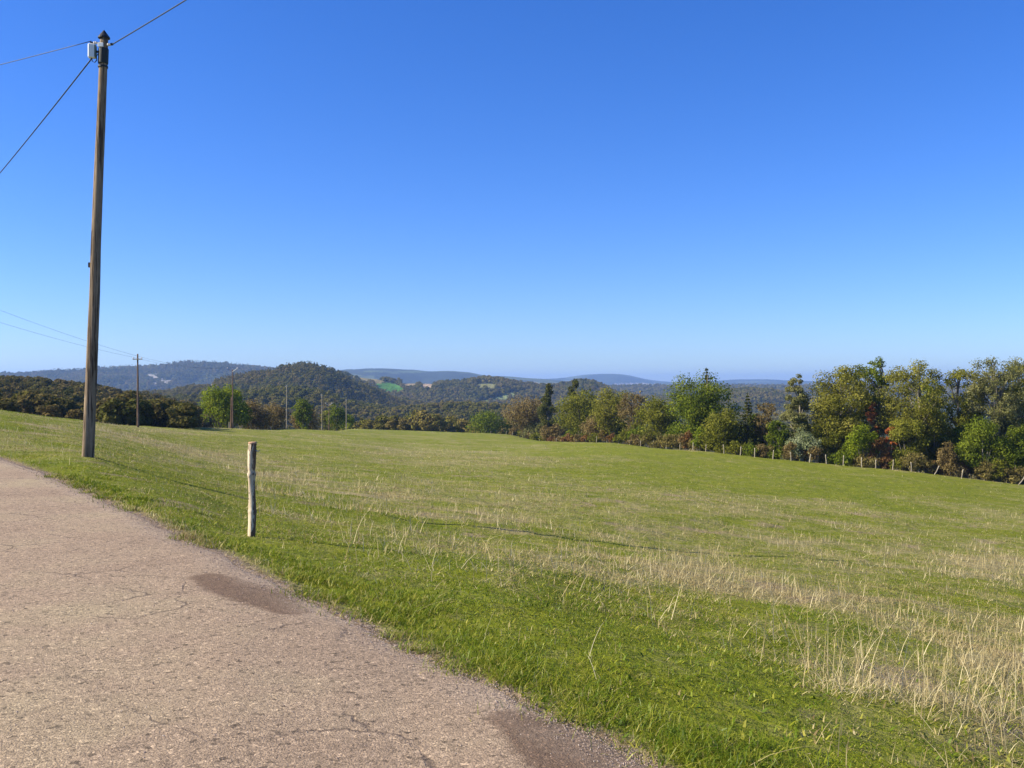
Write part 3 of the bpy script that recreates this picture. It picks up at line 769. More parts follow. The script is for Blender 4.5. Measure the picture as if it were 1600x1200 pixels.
# left and right insulators on short arms
for sx, z, ln, mt in ((-1, 9.06, .20, m_porc), (1, 8.99, .16, m_porc)):
    mb = MB(); mb.tube([P3(z, 0, -.03), P3(z + .015 * sx, sx * (.07 + ln * .6), -.06)], .013, 8)
    arm = mb.build('arm', m_grey, pole)
    mb = MB(); e = P3(z + .015 * sx, sx * (.07 + ln * .45), -.055)
    mb.lathe(e, [(0, -.045), (.022, -.04), (.036, -.02), (.022, -.005), (.036, .015), (.022, .035), (0, .045)], 12, 'x'); mb.build('insulator', mt, arm)
    mb = MB(); mb.box(P3(z + .02 * sx, sx * (.07 + ln * .85), -.065), (.06, .035, .05), bev=.008); mb.build('clamp', m_black, arm)
mb = MB()
loop = [box_c + np.array([.0, .0, -.15]), box_c + np.array([.01, 0, -.22]), box_c + np.array([.06, 0, -.25]), box_c + np.array([.11, 0, -.2]), box_c + np.array([.10, 0, -.11]), box_c + np.array([.14, 0, -.06])]
mb.tube(loop, .011, 8); mb.build('cable_loop', m_cable, pole)
mb = MB()
mb.box(P3(4.2, -.125, -.03), (.035, .05, .11), bev=.006)
mb.build('marker_clip', m_black, pole)

def catenary(a, b, sag, n=60):
    t = np.linspace(0, 1, n)[:, None]; a = np.asarray(a, float); b = np.asarray(b, float)
    p = a + (b - a) * t; p[:, 2] -= 4 * sag * (t[:, 0] * (1 - t[:, 0])); return p
def cable(name, a, b, sag, r, label, cat='cable', group=None, n=60):
    mb = MB(); mb.tube(catenary(a, b, sag, n), r, 8)
    return tag(mb.build(name, m_cable, smooth=True), label, cat, group)
A0 = pole_pt(9.0) + np.array([.20, -.06, 0])
cable('overhead_cable', A0, A0 + np.array([2.74, -2.45, .25]) * 6.6, .15, .012, 'thick black cable rising from the tall pole to the upper right')
B0 = pole_pt(9.08) + np.array([-.25, -.06, 0])
cable('overhead_cable', B0, B0 + np.array([-2.55, 1.25, .04]) * 13, .40, .008, 'thin dark cable running nearly level left from the tall pole')
C0 = O + box_c + np.array([0, 0, -.16])
cable('overhead_cable', C0, C0 + np.array([-9.2, 12.6, .05]) * 3.2, .4, .015, 'thick black cable running down to the left from the white box')

# ------------------------------------------------------------------ field poles
FP = [  # u, Y, top row, kind, label
 (215.5, 100, 553, 'cross', 'slim brown line pole with a short crossarm, just right of the tall pole'),
 (363.5, 140, 577, 'vee', 'line pole with a raised V arm and pale side stub before the round green tree'),
 (448, 183, 602, 'plain', 'slim bare line pole right of the round green tree'),
 (503, 222, 616, 'plain', 'slim bare line pole between the two small green crowns in the meadow'),
 (514, 240, 631, 'vee', 'short line pole with a pale V arm standing before a brown bush'),
 (541, 256, 624, 'plain', 'farthest slim line pole at the meadow edge, with low bush beside it'),
]
tops = []
for (u, Y, top, kd, lb) in FP:
    x, y, z = at(u, Y); zt = EYE + (600 - top) * Y / F; h = zt - z
    e = empty('line_pole', (x, y, z), lb, 'utility pole', 'wooden line poles')
    mb = MB(); k = 14; tt = np.linspace(-.04, 1, k)
    r0 = .12 if Y < 160 else .125
    mb.tube(np.stack([.012 * np.sin(tt * 3) * h * .1 + (-.004 * h * tt if u < 300 else 0 * tt), 0 * tt, tt * h], -1), np.linspace(r0, r0 * .62, k), 12)
    mb.build('shaft', m_pole2 if kd != 'plain' else m_palepost, e, True)
    ends = []
    if kd == 'cross':
        mb = MB(); mb.box((0, -.13, h - .55), (1.0, .10, .10), bev=.01); c = mb.build('crossarm', m_palepost, e)
        for s_ in (-.44, .44):
            mb = MB(); mb.lathe((s_, -.13, h - .5), [(0, 0), (.03, 0), (.03, .05), (.06, .07), (.045, .13), (0, .17)], 10); mb.build('insulator', m_porc, c)
            ends.append(np.array([x + s_, y - .13, zt - .34]))
    elif kd == 'vee':
        sc = .85 if Y < 200 else .95
        for s_ in (-1, 1):
            mb = MB(); mb.tube([(0, -.1, h - .45 * sc), (s_ * .45 * sc, -.1, h - .12 * sc), (s_ * .85 * sc, -.1, h + .12 * sc)], .055, 8); c = mb.build('arm', m_grey, e)
            mb = MB(); mb.lathe((s_ * .85 * sc, -.1, h + .14 * sc), [(0, 0), (.05, .0), (.085, .06), (.06, .12), (0, .16)], 10); mb.build('insulator', m_porc, c)
            ends.append(np.array([x + s_ * .85 * sc, y - .1, zt + .3]))
        mb = MB(); mb.lathe((0, 0, h - .02), [(.1, 0), (.13, .03), (.0, .1)], 10); mb.build('cap', m_grey, e)
        if Y < 200:
            mb = MB(); mb.tube([(-.30, .1, -.1), (-.17, .06, 4.6)], [.12, .09], 10); mb.build('strut', m_pole2, e)
            mb = MB(); mb.tube([(-.42, -.2, -.1), (-.42, -.2, 1.0)], [.09, .09], 10); mb.build('stub', m_palepost, e)
    else:
        mb = MB(); mb.lathe((0, 0, h - .03), [(.11, 0), (.12, .04), (.0, .14)], 10); mb.build('cap', m_grey, e)
        for s_ in (-1, 1):
            mb = MB(); mb.tube([(0, 0, h - .4), (s_ * .22, 0, h - .35), (s_ * .24, 0, h - .22)], .02, 6); c = mb.build('hook', m_grey, e)
            mb = MB(); mb.lathe((s_ * .24, 0, h - .26), [(0, 0), (.05, 0), (.06, .07), (0, .13)], 8); mb.build('insulator', m_porc, c)
            ends.append(np.array([x + s_ * .24, y, zt - .15]))
    tops.append(ends)
LN = tops[:4] + [tops[5]]
side_nm = ('left', 'right')
for s_ in (0, 1):
    st = np.array([-38.2 + 1.0 * s_, 54.0, 8.25 + s_ * .95])
    cable('line_wire', st, LN[0][s_], .45, .008, ['lower thin wire running from the left edge down to the crossarm pole', 'upper thin wire running from the left edge down to the crossarm pole'][s_], 'wire', 'thin wires of the field line')
    for k in range(4):
        cable('line_wire', LN[k][s_], LN[k + 1][s_], .55, .007, 'very thin wire strung from slim pole to slim pole across the meadow', 'wire', 'thin wires of the field line', 30)

# ------------------------------------------------------------------ near post
x, y, z = at(393, 11.3)
post = empty('wooden_post', (x, y, z), 'pale peeled wooden fence post standing alone in the grass beside the road', 'post')
mb = MB(); k = 60; tt = np.linspace(-.12, 1, k); hgt_ = 146 / F * 11.3
rad = .046 + .004 * np.sin(tt * 9) - .004 * tt
for (c0, wd_, a_) in ((.27, .012, .010), (.66, .02, .009), (.70, .012, -.006), (.90, .03, .003), (.13, .05, -.003)):
    rad = rad + a_ * np.exp(-((tt - c0) / wd_) ** 2)
pts = np.stack([.010 * tt + .006 * np.sin(tt * 7), .004 * np.sin(tt * 5), tt * hgt_], -1)
mb.tube(pts, rad, 24, wob=lambda k_, a: 1 + .05 * np.sin(2 * a + k_ * .06) + .03 * np.sin(5 * a - k_ * .13) + .16 * np.exp(-((k_ - 42) / 1.8) ** 2 - (np.mod(a - 4.3, 2 * np.pi) / .5) ** 2))
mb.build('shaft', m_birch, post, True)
mb = MB(); mb.lathe(pts[-1] + np.array([0, 0, 0]), [(.043, -.012), (.050, -.006), (.050, .006), (.040, .013), (0, .015)], 20); mb.build('cut_top', m_end, post)
mb = MB(); mb.tube([pts[-1] + np.array([.035, -.01, -.085]), pts[-1] + np.array([.07, -.015, -.10]), pts[-1] + np.array([.085, -.015, -.085])], .006, 6); mb.build('nail', m_grey, post)

# ------------------------------------------------------------------ far fence posts
POSTS = [(583, 300, 668), (636, 368, 0), (649, 360, 0), (657, 355, 0), (672, 345, 0), (687, 335, 0), (694, 331, 0), (717, 315, 0), (758, 290, 0), (767, 284, 0), (791, 268, 0), (801, 260, 0), (816, 250, 0),
 (843, 232, 0), (857, 224, 0), (870, 216, 0), (884, 208, 0), (899, 200, 0), (915.5, 192, 0), (932, 184, 0), (948, 177, 0), (967, 170, 0), (984, 164, 0), (1001, 158, 0), (1021, 152, 0), (1041, 146, 0), (1062, 141, 0), (1083, 137, 0),
 (1103, 134, 0), (1131, 130, 0), (1157, 127.5, 0), (1179, 126, 0), (1208, 124, 0), (1236, 122.5, 0), (1265, 121, 0), (1291, 120, 0), (1318, 119, 0), (1346, 118, 0), (1368, 117, 0), (1395, 116, 0), (1424, 115, 0), (1460, 114, 0), (1502, 113, 0), (1545, 112.5, 0), (1592, 112, 0)]
GF = 'fence posts along the far edge of the meadow'
base_post = None
pm = []
for k in range(4):
    mb = MB(); tt = np.linspace(-.25, 1.15, 12)
    rr_ = .060 * (1 + .08 * np.sin(tt * 6 + k))
    mb.tube(np.stack([.02 * np.sin(tt * 3 + k), .02 * np.cos(tt * 4 + k), tt], -1), rr_, 10)
    pm.append(mb.mesh('fence_post', m_palepost, True))
for k, (u, Y, _) in enumerate(POSTS):
    if u == 1545: continue
    x, y, z = at(u, Y)
    o = link('fence_post', pm[k % 4], None, (x, y, z))
    hs_ = {801: .8, 767: .75, 984: .7, 857: .75, 1103: .85, 649: .8}.get(u, rng.uniform(.92, 1.08))
    o.scale = (1, 1, hs_)
    tilt = {1460: 30, 1502: 14, 1592: 36, 884: -14, 1062: 6}.get(u, rng.normal(0, 2.5))
    o.rotation_euler = (R(rng.normal(0, 3)), R(tilt), rng.uniform(0, 6))
    if abs(tilt) > 3:
        o.rotation_euler = (0, R(tilt), 0)
    lb = {1460: 'fence post leaning right before the brown shrubs, second leaning one from the right edge but one',
          1502: 'fence post tilted slightly right, between the two strongly leaning posts',
          1592: 'rightmost fence post, leaning strongly to the right below the green bushes',
          884: 'far fence post leaning left before the olive trees',
          583: 'lone small pale post on the meadow crest right of the farthest line pole'}.get(u)
    if u == 1460: lb = 'strongly leaning fence post before the rusty shrub, third from the right'
    if lb is None:
        lb = 'weathered upright post of the far fence before the tall trees' if u > 1000 else ('weathered upright post of the far fence before the middle trees' if u > 780 else 'tiny pale post of the far fence along the meadow crest')
    tag(o, lb, 'fence post', GF)

# ------------------------------------------------------------------ leaf and tree builders
def leaf_quads(C, N_, size, g):
    """diamond leaves at C with normals N_"""
    n = len(C)
    N_ = N_ / (np.linalg.norm(N_, axis=1)[:, None] + 1e-9)
    r = g.normal(size=(n, 3)); A = np.cross(N_, r); A /= np.linalg.norm(A, axis=1)[:, None] + 1e-9
    B = np.cross(N_, A); s = size[:, None]
    asp = g.uniform(.45, .8, n)[:, None]
    bend = N_ * s * .25
    V = np.stack([C - A * s, C + B * s * asp + bend, C + A * s, C - B * s * asp + bend], 1).reshape(-1, 3)
    Q = (np.arange(n)[:, None] * 4 + np.arange(4)[None]).astype(np.int32)
    return V, Q
def fill_blobs(blobs, n, leaf, g, shell=.55, flat=.8, up=.35):
    c = np.array([b[:3] for b in blobs]); r = np.array([b[3] for b in blobs])
    p = r ** 2; p = p / p.sum(); k = g.choice(len(blobs), n, p=p)
    d = g.normal(size=(n, 3)); d /= np.linalg.norm(d, axis=1)[:, None]
    rad = (shell + (1 - shell) * g.random(n) ** .6) * r[k] * g.uniform(.85, 1.12, n)
    C = c[k] + d * rad[:, None] * np.array([1, 1, flat])
    Nn = d + g.normal(0, .55, (n, 3)) + np.array([0, 0, up])
    return leaf_quads(C, Nn, leaf * g.uniform(.6, 1.4, n), g)
def crown_blobs(kind, h, w, g, nb, base):
    B = []
    if kind == 'conifer':
        lev = int(h * 2.2)
        for i in range(lev):
            t = i / lev; zz = base * h + (1 - base) * h * t; rw = w * .5 * (1 - t) ** .85 * g.uniform(.8, 1.15)
            k = max(3, int(8 * (1 - t)) + 2)
            for a in g.uniform(0, 2 * np.pi) + np.arange(k) / k * 2 * np.pi:
                for f in (.35, .75, 1.0):
                    rr_ = rw * f * g.uniform(.8, 1.1)
                    B.append((rr_ * math.cos(a), rr_ * math.sin(a), zz - f * rw * .22, max(.16, w * .085 * (1.15 - t * .7))))
        B.append((0, 0, h * .985, .14))
        return B
    for i in range(nb):
        while True:
            d = g.uniform(-1, 1, 3)
            q_ = np.linalg.norm(d)
            if q_ < 1 and q_ > .25: break
        zc = (d[2] * .5 + .5)
        if kind == 'round': prof = 1.0; rr_ = g.uniform(.15, .25)
        elif kind == 'airy': prof = .75 + .5 * zc; rr_ = g.uniform(.085, .16)
        elif kind == 'spire': prof = 1.25 - .95 * zc; rr_ = g.uniform(.14, .22) * (1.15 - .6 * zc)
        elif kind == 'bush': prof = 1.05 - .25 * zc; rr_ = g.uniform(.16, .26)
        zz = base * h + (h * (1 - base)) * (.08 + .84 * zc)
        B.append((d[0] * w * .43 * prof, d[1] * w * .43 * prof, zz, rr_ * w * .9))
    ztop = max(b[2] + b[3] * .8 for b in B); k = h / ztop
    return [(b[0], b[1], b[2] * k if b[2] > base * h * .9 else b[2], b[3]) for b in B]
LEAF = {
 'green':  foliage_mat('leaf_green', [(.055, .080, .010), (.12, .155, .015), (.21, .24, .03)]),
 'bright': foliage_mat('leaf_bright', [(.085, .115, .010), (.17, .215, .016), (.28, .30, .03)]),
 'olive':  foliage_mat('leaf_olive', [(.075, .085, .012), (.16, .165, .022), (.27, .26, .045)]),
 'yellow': foliage_mat('leaf_yellow_olive', [(.095, .10, .016), (.19, .185, .028), (.30, .275, .06)]),
 'brown':  foliage_mat('leaf_brown', [(.09, .068, .025), (.19, .142, .055), (.27, .215, .10)]),
 'rust':   foliage_mat('leaf_rust', [(.13, .060, .022), (.20, .110, .045), (.26, .18, .07)]),
 'tan':    foliage_mat('leaf_tan', [(.08, .075, .022), (.19, .155, .05), (.28, .25, .09)]),
 'orange': foliage_mat('leaf_orange', [(.22, .07, .02), (.40, .14, .05), (.46, .22, .09)]),
 'dark':   foliage_mat('needle_dark', [(.035, .048, .012), (.075, .085, .022), (.14, .13, .036)]),
 'silver': foliage_mat('leaf_silver', [(.14, .17, .07), (.27, .30, .16), (.50, .52, .36)]),
 'grey':   foliage_mat('leaf_grey_green', [(.095, .10, .035), (.175, .175, .060), (.26, .25, .11)]),
}
def tree(name, u, Y, topy, wpx, kind, col, label, cat='tree', group=None, nleaf=None, base=None, nb=None, leaf=None, trunk='trunk', seed=0, dx=0, sunk=0):
    g = np.random.default_rng(int(u * 7 + Y * 13 + seed))
    x, y, z = at(u, Y); z -= sunk
    h = EYE + (600 - topy) * Y / F - z; w = wpx * Y / F
    e = empty(name, (x, y, z), label, cat, group)
    if base is None: base = {'conifer': .06, 'round': .14, 'airy': .14, 'spire': .08, 'bush': .02}[kind]
    if nb is None: nb = {'conifer': 0, 'round': 64, 'airy': 120, 'spire': 50, 'bush': 26}[kind]
    B = crown_blobs(kind, h, w, g, nb, base)
    if leaf is None: leaf = .00095 * Y * {'airy': .95}.get(kind, 1.0)
    if nleaf is None: nleaf = int(min(42000, {'airy': 1.5, 'conifer': 2.6}.get(kind, 2.3) * w * h / leaf ** 2 * 1.1))
    V, Q = fill_blobs(B, nleaf, leaf, g, shell=.15 if kind == 'airy' else .3)
    # trunk and limbs
    mb = MB(); r0 = max(.05, .016 * h + .02 * w)
    if kind != 'bush':
        k = 9; tt = np.linspace(0, .93, k)
        wx = np.cumsum(g.normal(0, .012 * h, k)) * (0 if kind == 'conifer' else 1); wy = np.cumsum(g.normal(0, .012 * h, k)) * (0 if kind == 'conifer' else 1)
        tp = np.stack([wx - wx[0], wy - wy[0], tt * h], -1); tp[0, 2] = -.3
        mb.tube(tp, r0 * (1 - tt * .9), 9)
        idx = g.permutation(len(B))[:(34 if kind == 'airy' else 20)] if kind != 'conifer' else []
        for i in idx:
            b = np.array(B[i][:3]); zs_ = max(.12 * h, b[2] - g.uniform(.12, .3) * h)
            s_ = np.array([np.interp(zs_, tp[:, 2], tp[:, 0]), np.interp(zs_, tp[:, 2], tp[:, 1]), zs_])
            mid = (s_ + b) / 2 + np.array([0, 0, .02 * h]) + g.normal(0, .015 * h, 3)
            mb.tube([s_, mid, b], [r0 * .36, r0 * .2, r0 * .07], 5, cap=False)
    else:
        for i in g.permutation(len(B))[:12]:
            b = np.array(B[i][:3]); s_ = np.array([b[0] * .2, b[1] * .2, -.15])
            mb.tube([s_, (s_ + b) / 2 + np.array([0, 0, .05 * h]), b], [r0 * .4, r0 * .25, r0 * .08], 5, cap=False)
    mb.build(trunk, m_bark, e)
    link('crown' if kind != 'bush' else 'foliage', mesh_np('crown', V, [Q], LEAF[col]), e)
    return e
def fenceY(u): 
    return float(np.interp(u, [p[0] for p in POSTS], [p[1] for p in POSTS]))
G1 = 'trees behind the far fence'
TR = [ # u, extra depth, top, width, kind, colour, label
 (1600, 14, 560, 90, 'airy', 'olive', 'airy olive tree cut by the right edge of the photo, behind the green bushes'),
 (1558, 10, 554, 104, 'airy', 'grey', 'tall airy greyish tree near the right edge with bare twigs in its top'),
 (1500, 12, 572, 88, 'airy', 'olive', 'open crowned olive tree with pale forked trunk, between two taller trees at right'),
 (1428, 9, 559, 122, 'airy', 'yellow', 'broad tall tree with domed yellow green crown, third from right'),
 (1364, 13, 556, 66, 'airy', 'green', 'slender airy green tree rising between two domed crowns'),
 (1316, 8, 566, 100, 'round', 'yellow', 'tall domed yellow olive tree above the silver shrub'),
 (1244, 6, 583, 56, 'spire', 'grey', 'tall narrow grey green tree standing just left of the domed trees'),
 (1197, 8, 627, 44, 'airy', 'brown', 'small half bare brown tree right of the dark conifer'),
 (1168, 6, 614, 44, 'conifer', 'dark', 'small dark conifer right of the big green tree'),
 (1132, 4, 633, 66, 'round', 'olive', 'low olive tree at the foot of the big green tree, left of the conifer'),
 (1095, 9, 577, 104, 'round', 'green', 'big full green tree, tallest of the middle trees'),
 (1104, 11, 573, 40, 'conifer', 'dark', 'dark conifer whose tip shows above the big full green tree'),
 (1030, 8, 615, 76, 'round', 'olive', 'rounded olive green tree directly left of the big full tree'),
 (990, 9, 610, 54, 'airy', 'brown', 'thin reddish brown tree between two olive crowns'),
 (957, 7, 602, 70, 'round', 'yellow', 'yellow olive tree with dense oval crown, left of the thin reddish tree'),
 (906, 7, 604, 72, 'round', 'olive', 'olive tree with wide crown in front of the brown tipped conifer'),
 (897, 14, 591, 50, 'spire', 'dark', 'tall dark conifer poking up behind the wide olive tree'),
 (857, 6, 599, 44, 'spire', 'dark', 'dark ragged conifer at the right side of the brown tree'),
 (822, 7, 614, 80, 'round', 'brown', 'bare looking pinkish brown tree, leftmost of the tall middle trees'),
 (1455, 20, 590, 60, 'airy', 'green', 'thin green tree in the gap behind the broad domed tree'),
]
for (u, dY, top, wpx, kd, colr, lb) in TR:
    tree('conifer' if kd == 'conifer' else 'tree', u, fenceY(u) + dY, top, wpx, kd, colr, lb, 'tree', G1)
SH = [ # shrubs with looks of their own
 (1257, 3, 668, 52, 'silver', 'silvery white leaved shrub behind the far fence'),
 (1347, 3, 660, 58, 'bright', 'bright green round shrub below the domed trees'),
 (1362, 8, 628, 20, 'orange', 'small orange leaved bush top seen between the tall trees'),
 (1390, 5, 666, 17, 'orange', 'small orange brown bush right of the bright green shrub'),
 (1372, 3, 682, 30, 'rust', 'dark red shrub right beside the bright green shrub'),
 (1535, 4, 648, 84, 'green', 'big leafy green bush at the lower right behind the leaning posts'),
 (1590, 3, 660, 74, 'green', 'leafy green bush at the right edge above the last leaning post'),
 (1482, 3, 688, 42, 'brown', 'rusty brown shrub above the leaning posts'),
 (1420, 5, 650, 66, 'olive', 'tall olive bush at the foot of the broad domed tree'),
 (1460, 8, 640, 60, 'olive', 'olive bush right of the broad domed tree foot'),
 (1300, 6, 655, 50, 'olive', 'olive bush between silver shrub and bright green shrub'),
 (1215, 4, 655, 40, 'green', 'green bush just left of the silver shrub'),
 (1073, 2, 672, 22, 'rust', 'small dark red shrub under the big green tree'),
 (1092, 2.5, 664, 26, 'bright', 'light green shrub beside the dark red one under the big tree'),
 (765, 8, 640, 74, 'green', 'low broad green bush left of the pinkish brown tree'),
 (720, 10, 655, 50, 'olive', 'low dark olive bush in the dip left of the broad green bush'),
 (648, 8, 646, 66, 'olive', 'rounded olive bush on the meadow crest, left end of the far hedge'),
 (690, 10, 650, 30, 'green', 'small green bush on the meadow crest between two olive ones'),
]
for (u, dY, top, wpx, colr, lb) in SH:
    tree('shrub', u, fenceY(u) + dY, top, wpx, 'bush', colr, lb, 'shrub', 'shrubs behind the far fence', trunk='stems')
g0 = np.random.default_rng(5)
lbl = {'tan': 'low tan and green shrub in the hedge right behind the far fence', 'brown': 'low brown leafed shrub in the hedge right behind the far fence', 'rust': 'low reddish shrub in the hedge right behind the far fence', 'olive': 'low olive shrub in the hedge right behind the far fence', 'green': 'low green shrub in the hedge right behind the far fence'}
u = 800
while u < 1640:
    Yf = fenceY(u); wpx = g0.uniform(26, 44) * 125 / Yf * 1.1
    colr = g0.choice(['brown', 'tan', 'rust', 'olive', 'green', 'tan', 'olive', 'brown'])
    _, _, zg = at(u, Yf + 3); rowg = (EYE - zg) * F / (Yf + 3)
    hh = g0.uniform(1.5, 2.9); top = 600 + rowg - hh * F / (Yf + 3)
    tree('shrub', u, Yf + g0.uniform(1.6, 4), top, wpx, 'bush', colr, lbl[colr], 'shrub', 'low shrubs of the far hedge', trunk='stems', nb=16)
    u += wpx * .55
# second row filling the hedge
u = 838
lbl2 = {'olive': 'bushy olive understorey tree deep in the hedge below the tall crowns', 'green': 'bushy green understorey tree deep in the hedge below the tall crowns', 'grey': 'bushy grey green understorey tree deep in the hedge below the tall crowns', 'brown': 'bushy brown understorey tree deep in the hedge below the tall crowns'}
while u < 1660:
    Yf = fenceY(u) + g0.uniform(9, 15); _, _, zg = at(u, Yf); rowg = (EYE - zg) * F / Yf
    hh = g0.uniform(4.0, 6.6) * (.95 if u < 1250 else 1.35); top = 600 + rowg - hh * F / Yf; wpx = g0.uniform(42, 64)
    colr = g0.choice(['olive', 'green', 'grey', 'brown', 'olive'])
    tree('understorey_tree', u, Yf, top, wpx, 'bush', colr, lbl2[colr], 'tree', 'understorey trees in the far hedge', trunk='trunk')
    u += wpx * .6

# meadow edge left of centre
ML = [
 (350, 172, 599, 88, 'bush', 'bright', 'large round bright green tree behind the left meadow edge', .02),
 (395, 180, 622, 60, 'bush', 'brown', 'dark brown bush touching the round green tree on its right', .02),
 (425, 196, 628, 66, 'bush', 'brown', 'wide brown scrub bush between the round tree and the small crowns', .02),
 (474, 212, 620, 34, 'round', 'green', 'small green crowned tree right of the brown scrub', .05),
 (482, 216, 634, 52, 'bush', 'brown', 'brown bush at the foot of the small green crowned tree', .02),
 (526, 262, 629, 34, 'round', 'green', 'small round green tree beside the farthest line pole', .05),
 (543, 275, 646, 26, 'bush', 'bright', 'little light green bush below the farthest line pole', .02),
 (513, 268, 640, 28, 'bush', 'olive', 'small olive bush left of the little light green bush', .02),
 (187, 135, 646, 22, 'bush', 'silver', 'small pale bush at the dark wood edge between the first two poles', .02),
 (200, 140, 640, 32, 'bush', 'green', 'small green bush right beside the pale bush at the wood edge', .02),
 (155, 128, 645, 26, 'bush', 'olive', 'small olive bush directly right of the tall pole at the wood edge', .02),
 (300, 160, 636, 40, 'bush', 'green', 'dark green bush just left of the large round bright tree', .02),
 (275, 152, 640, 32, 'bush', 'olive', 'low olive bush at the wood edge right of the crossarm pole', .02),
 (240, 148, 650, 30, 'bush', 'olive', 'very low olive scrub bush nearest right of the crossarm pole', .02),
]
for (u, Y, top, wpx, kd, colr, lb, bs) in ML:
    tr_ = kd == 'round' or u == 350
    tree('tree' if tr_ else 'shrub', u, Y, top, wpx, kd, colr, lb, 'tree' if tr_ else 'shrub', 'trees and bushes at the left meadow edge', base=bs, trunk='trunk' if tr_ else 'stems', nb=60 if u == 350 else None, nleaf=14000 if u == 350 else None)

# ------------------------------------------------------------------ woods on the slopes (uncountable, one object each)
protoc = bpy.data.collections.new('crown_shapes')
m_wood = foliage_mat('woodland_leaves', [(.060, .070, .012), (.120, .125, .022), (.175, .155, .034), (.20, .155, .055), (.135, .155, .024), (.21, .23, .045)], .25, .18, instance=True)
m_wood_dark = foliage_mat('scrub_leaves', [(.050, .060, .014), (.110, .100, .026), (.16, .12, .045), (.135, .14, .032), (.115, .16, .028)], .25, .3, instance=True)
def proto(name, kind, m, g, nleaf=1000, leaf=.07):
    B = crown_blobs(kind, 1.15, 1.0, g, 16, .0)
    if kind == 'conifer': B = [(b[0] * .6, b[1] * .6, b[2], max(.07, b[3] * .2)) for b in B]
    V, Q = fill_blobs(B, nleaf, leaf, g, shell=.75)
    # dense inner hull
    a = np.linspace(0, 2 * np.pi, 9)[:-1]; zz = np.array([.2, .26, .42, .62, .72]); rr_ = np.array([.05, .26, .30, .20, .05]) * (1 if kind != 'conifer' else .45)
    hv = np.stack([np.outer(rr_, np.cos(a)), np.outer(rr_, np.sin(a)), np.outer(zz, np.ones(8))], -1).reshape(-1, 3)
    i = np.arange(4)[:, None] * 8; j = np.arange(8)[None]; j2 = (j + 1) % 8
    hq = np.stack([i + j, i + j2, i + 8 + j2, i + 8 + j], -1).reshape(-1, 4)
    o = bpy.data.objects.new(name, mesh_np(name, np.vstack([V, hv]), [np.vstack([Q, hq + len(V)])], m))
    return o
def proto_collection(name, m, seeds):
    c = bpy.data.collections.new(name)
    for k, (s_, kind) in enumerate(seeds): c.objects.link(proto('%s_%d' % (name, k), kind, m, np.random.default_rng(s_)))
    return c
PC1 = proto_collection('crown_shapes', m_wood, [(1, 'bush'), (2, 'round'), (3, 'bush'), (4, 'round'), (5, 'bush'), (6, 'conifer')])
PC2 = proto_collection('scrub_shapes', m_wood_dark, [(11, 'bush'), (12, 'round'), (13, 'bush'), (14, 'bush'), (15, 'round')])
def instancer(name, pts, rot, scl, idx, coll, label, cat):
    me = mesh_np(name, pts, [], None, False, {'rot': ('FLOAT_VECTOR', rot), 'scl': ('FLOAT_VECTOR', scl), 'idx': ('INT', idx)})
    o = link(name, me)
    ng = bpy.data.node_groups.new(name + '_nodes', 'GeometryNodeTree')
    ng.interface.new_socket('Geometry', in_out='INPUT', socket_type='NodeSocketGeometry')
    ng.interface.new_socket('Geometry', in_out='OUTPUT', socket_type='NodeSocketGeometry')
    gi = ng.nodes.new('NodeGroupInput'); go = ng.nodes.new('NodeGroupOutput')
    ip = ng.nodes.new('GeometryNodeInstanceOnPoints'); ci = ng.nodes.new('GeometryNodeCollectionInfo')
    ci.inputs['Collection'].default_value = coll; ci.inputs['Separate Children'].default_value = True; ci.inputs['Reset Children'].default_value = True
    ip.inputs['Pick Instance'].default_value = True
    def na(nm, dt):
        a = ng.nodes.new('GeometryNodeInputNamedAttribute'); a.data_type = dt; a.inputs['Name'].default_value = nm; return a.outputs['Attribute']
    ng.links.new(gi.outputs[0], ip.inputs['Points']); ng.links.new(ci.outputs[0], ip.inputs['Instance'])
    ng.links.new(na('idx', 'INT'), ip.inputs['Instance Index'])
    ng.links.new(na('rot', 'FLOAT_VECTOR'), ip.inputs['Rotation']); ng.links.new(na('scl', 'FLOAT_VECTOR'), ip.inputs['Scale'])
    ng.links.new(ip.outputs[0], go.inputs[0])
    md = o.modifiers.new('scatter', 'NODES'); md.node_group = ng
    return tag(o, label, cat, kind='stuff')
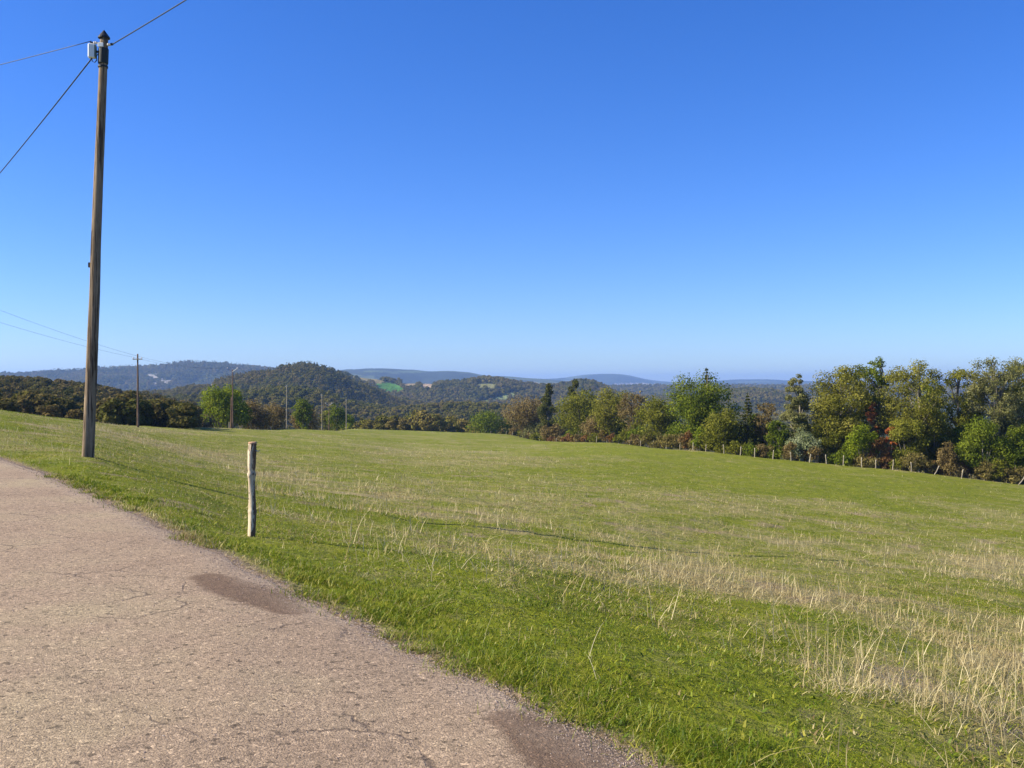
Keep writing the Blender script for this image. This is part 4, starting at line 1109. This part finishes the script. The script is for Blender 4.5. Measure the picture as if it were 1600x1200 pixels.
# terrain visibility table
rowT = (EYE - TZ) * F / np.exp(LY)[None]
minrow = np.minimum.accumulate(rowT, axis=1)
def wood_points(y0, y1, u0, u1, area, hmax, g, margin=10):
    tot = (u1 - u0) / F * (y1 ** 2 - y0 ** 2) / 2; n = int(tot / area)
    Y = np.sqrt(g.random(n) * (y1 ** 2 - y0 ** 2) + y0 ** 2); u = g.uniform(u0, u1, n); x = (u - 800) / F * Y
    z = H(x, Y); row = (EYE - z) * F / Y
    i = np.clip(((u - UG[0]) / 4).astype(int), 0, len(UG) - 1); j = np.clip(((np.log(Y) - LY[0]) / (LY[1] - LY[0])).astype(int) - 6, 0, len(LY) - 1)
    vis = row - hmax * F / Y < minrow[i, j] + margin
    k = vis
    for (pu, pr, du, d2, py0, py1, kk, c_) in PATCHES:
        e = ((u - pu) / (du + 1)) ** 2 + ((row - pr + kk * (u - pu)) / (d2 + 1)) ** 2
        k &= ~((e < 1) & (Y > py0) & (Y < py1))
    # keep the strip of sight in front of every field open
        inf = (np.abs(u - pu) < du * .8) & (Y < py1) & (Y > py0 * .9) & (row - hmax * .8 * F / Y < pr + d2 * .3) & (row > pr + d2)
        k &= ~inf
    k &= ~((Y > 2800) & (Y < 3700) & (((u - 245) / 26) ** 2 + ((row + 7) / 9) ** 2 < 1) & (fbm(u / 4, row / 6, 3, 41) > .02))
    return x[k], Y[k], z[k], u[k]
gw = np.random.default_rng(17)
def mk_wood(name, bands, coll, ncoll, label, cat, extra=None, con=0):
    P_, S_, I_ = [], [], []
    for (y0, y1, u0, u1, area, sz, hmax) in bands:
        x, y, z, u = wood_points(y0, y1, u0, u1, area, hmax, gw)
        n = len(x); s = sz * gw.uniform(.65, 1.25, n)
        P_.append(np.stack([x, y, z - .12 * s], -1)); S_.append(np.stack([s * gw.uniform(.85, 1.25, n), s * gw.uniform(.85, 1.25, n), s * gw.uniform(.75, 1.1, n)], -1))
        cf = (fbm(x / 260, y / 260, 3, 91) > .18) & (gw.random(n) < .8)
        I_.append(np.where(cf & (con > 0), ncoll - 1, gw.integers(0, ncoll - (1 if con else 0), n)))
    P_ = np.vstack(P_); S_ = np.vstack(S_); I_ = np.concatenate(I_); print(name, len(P_))
    rot = np.stack([0 * P_[:, 0], 0 * P_[:, 0], gw.uniform(0, 6.28, len(P_))], -1)
    return instancer(name, P_, rot, S_, I_, coll, label, cat)
mk_wood('scrub_wood', [(120, 210, -420, 296, 6, 3.7, 4.5), (210, 480, -420, 345, 10, 4.8, 6)], PC2, 5, 'dark brown green scrub wood covering the slope behind the left meadow edge', 'wood')
mk_wood('hill_forest', [(300, 620, 330, 1000, 20, 5.0, 6.5), (300, 620, 1000, 1700, 40, 6.5, 8), (480, 1400, -300, 1300, 18, 5.3, 6.5), (1400, 2600, -100, 1350, 44, 8.0, 9), (2600, 4400, -100, 1600, 170, 13, 13)], PC1, 6, 'autumn tinted forest covering the hills beyond the meadow', 'forest', con=1)
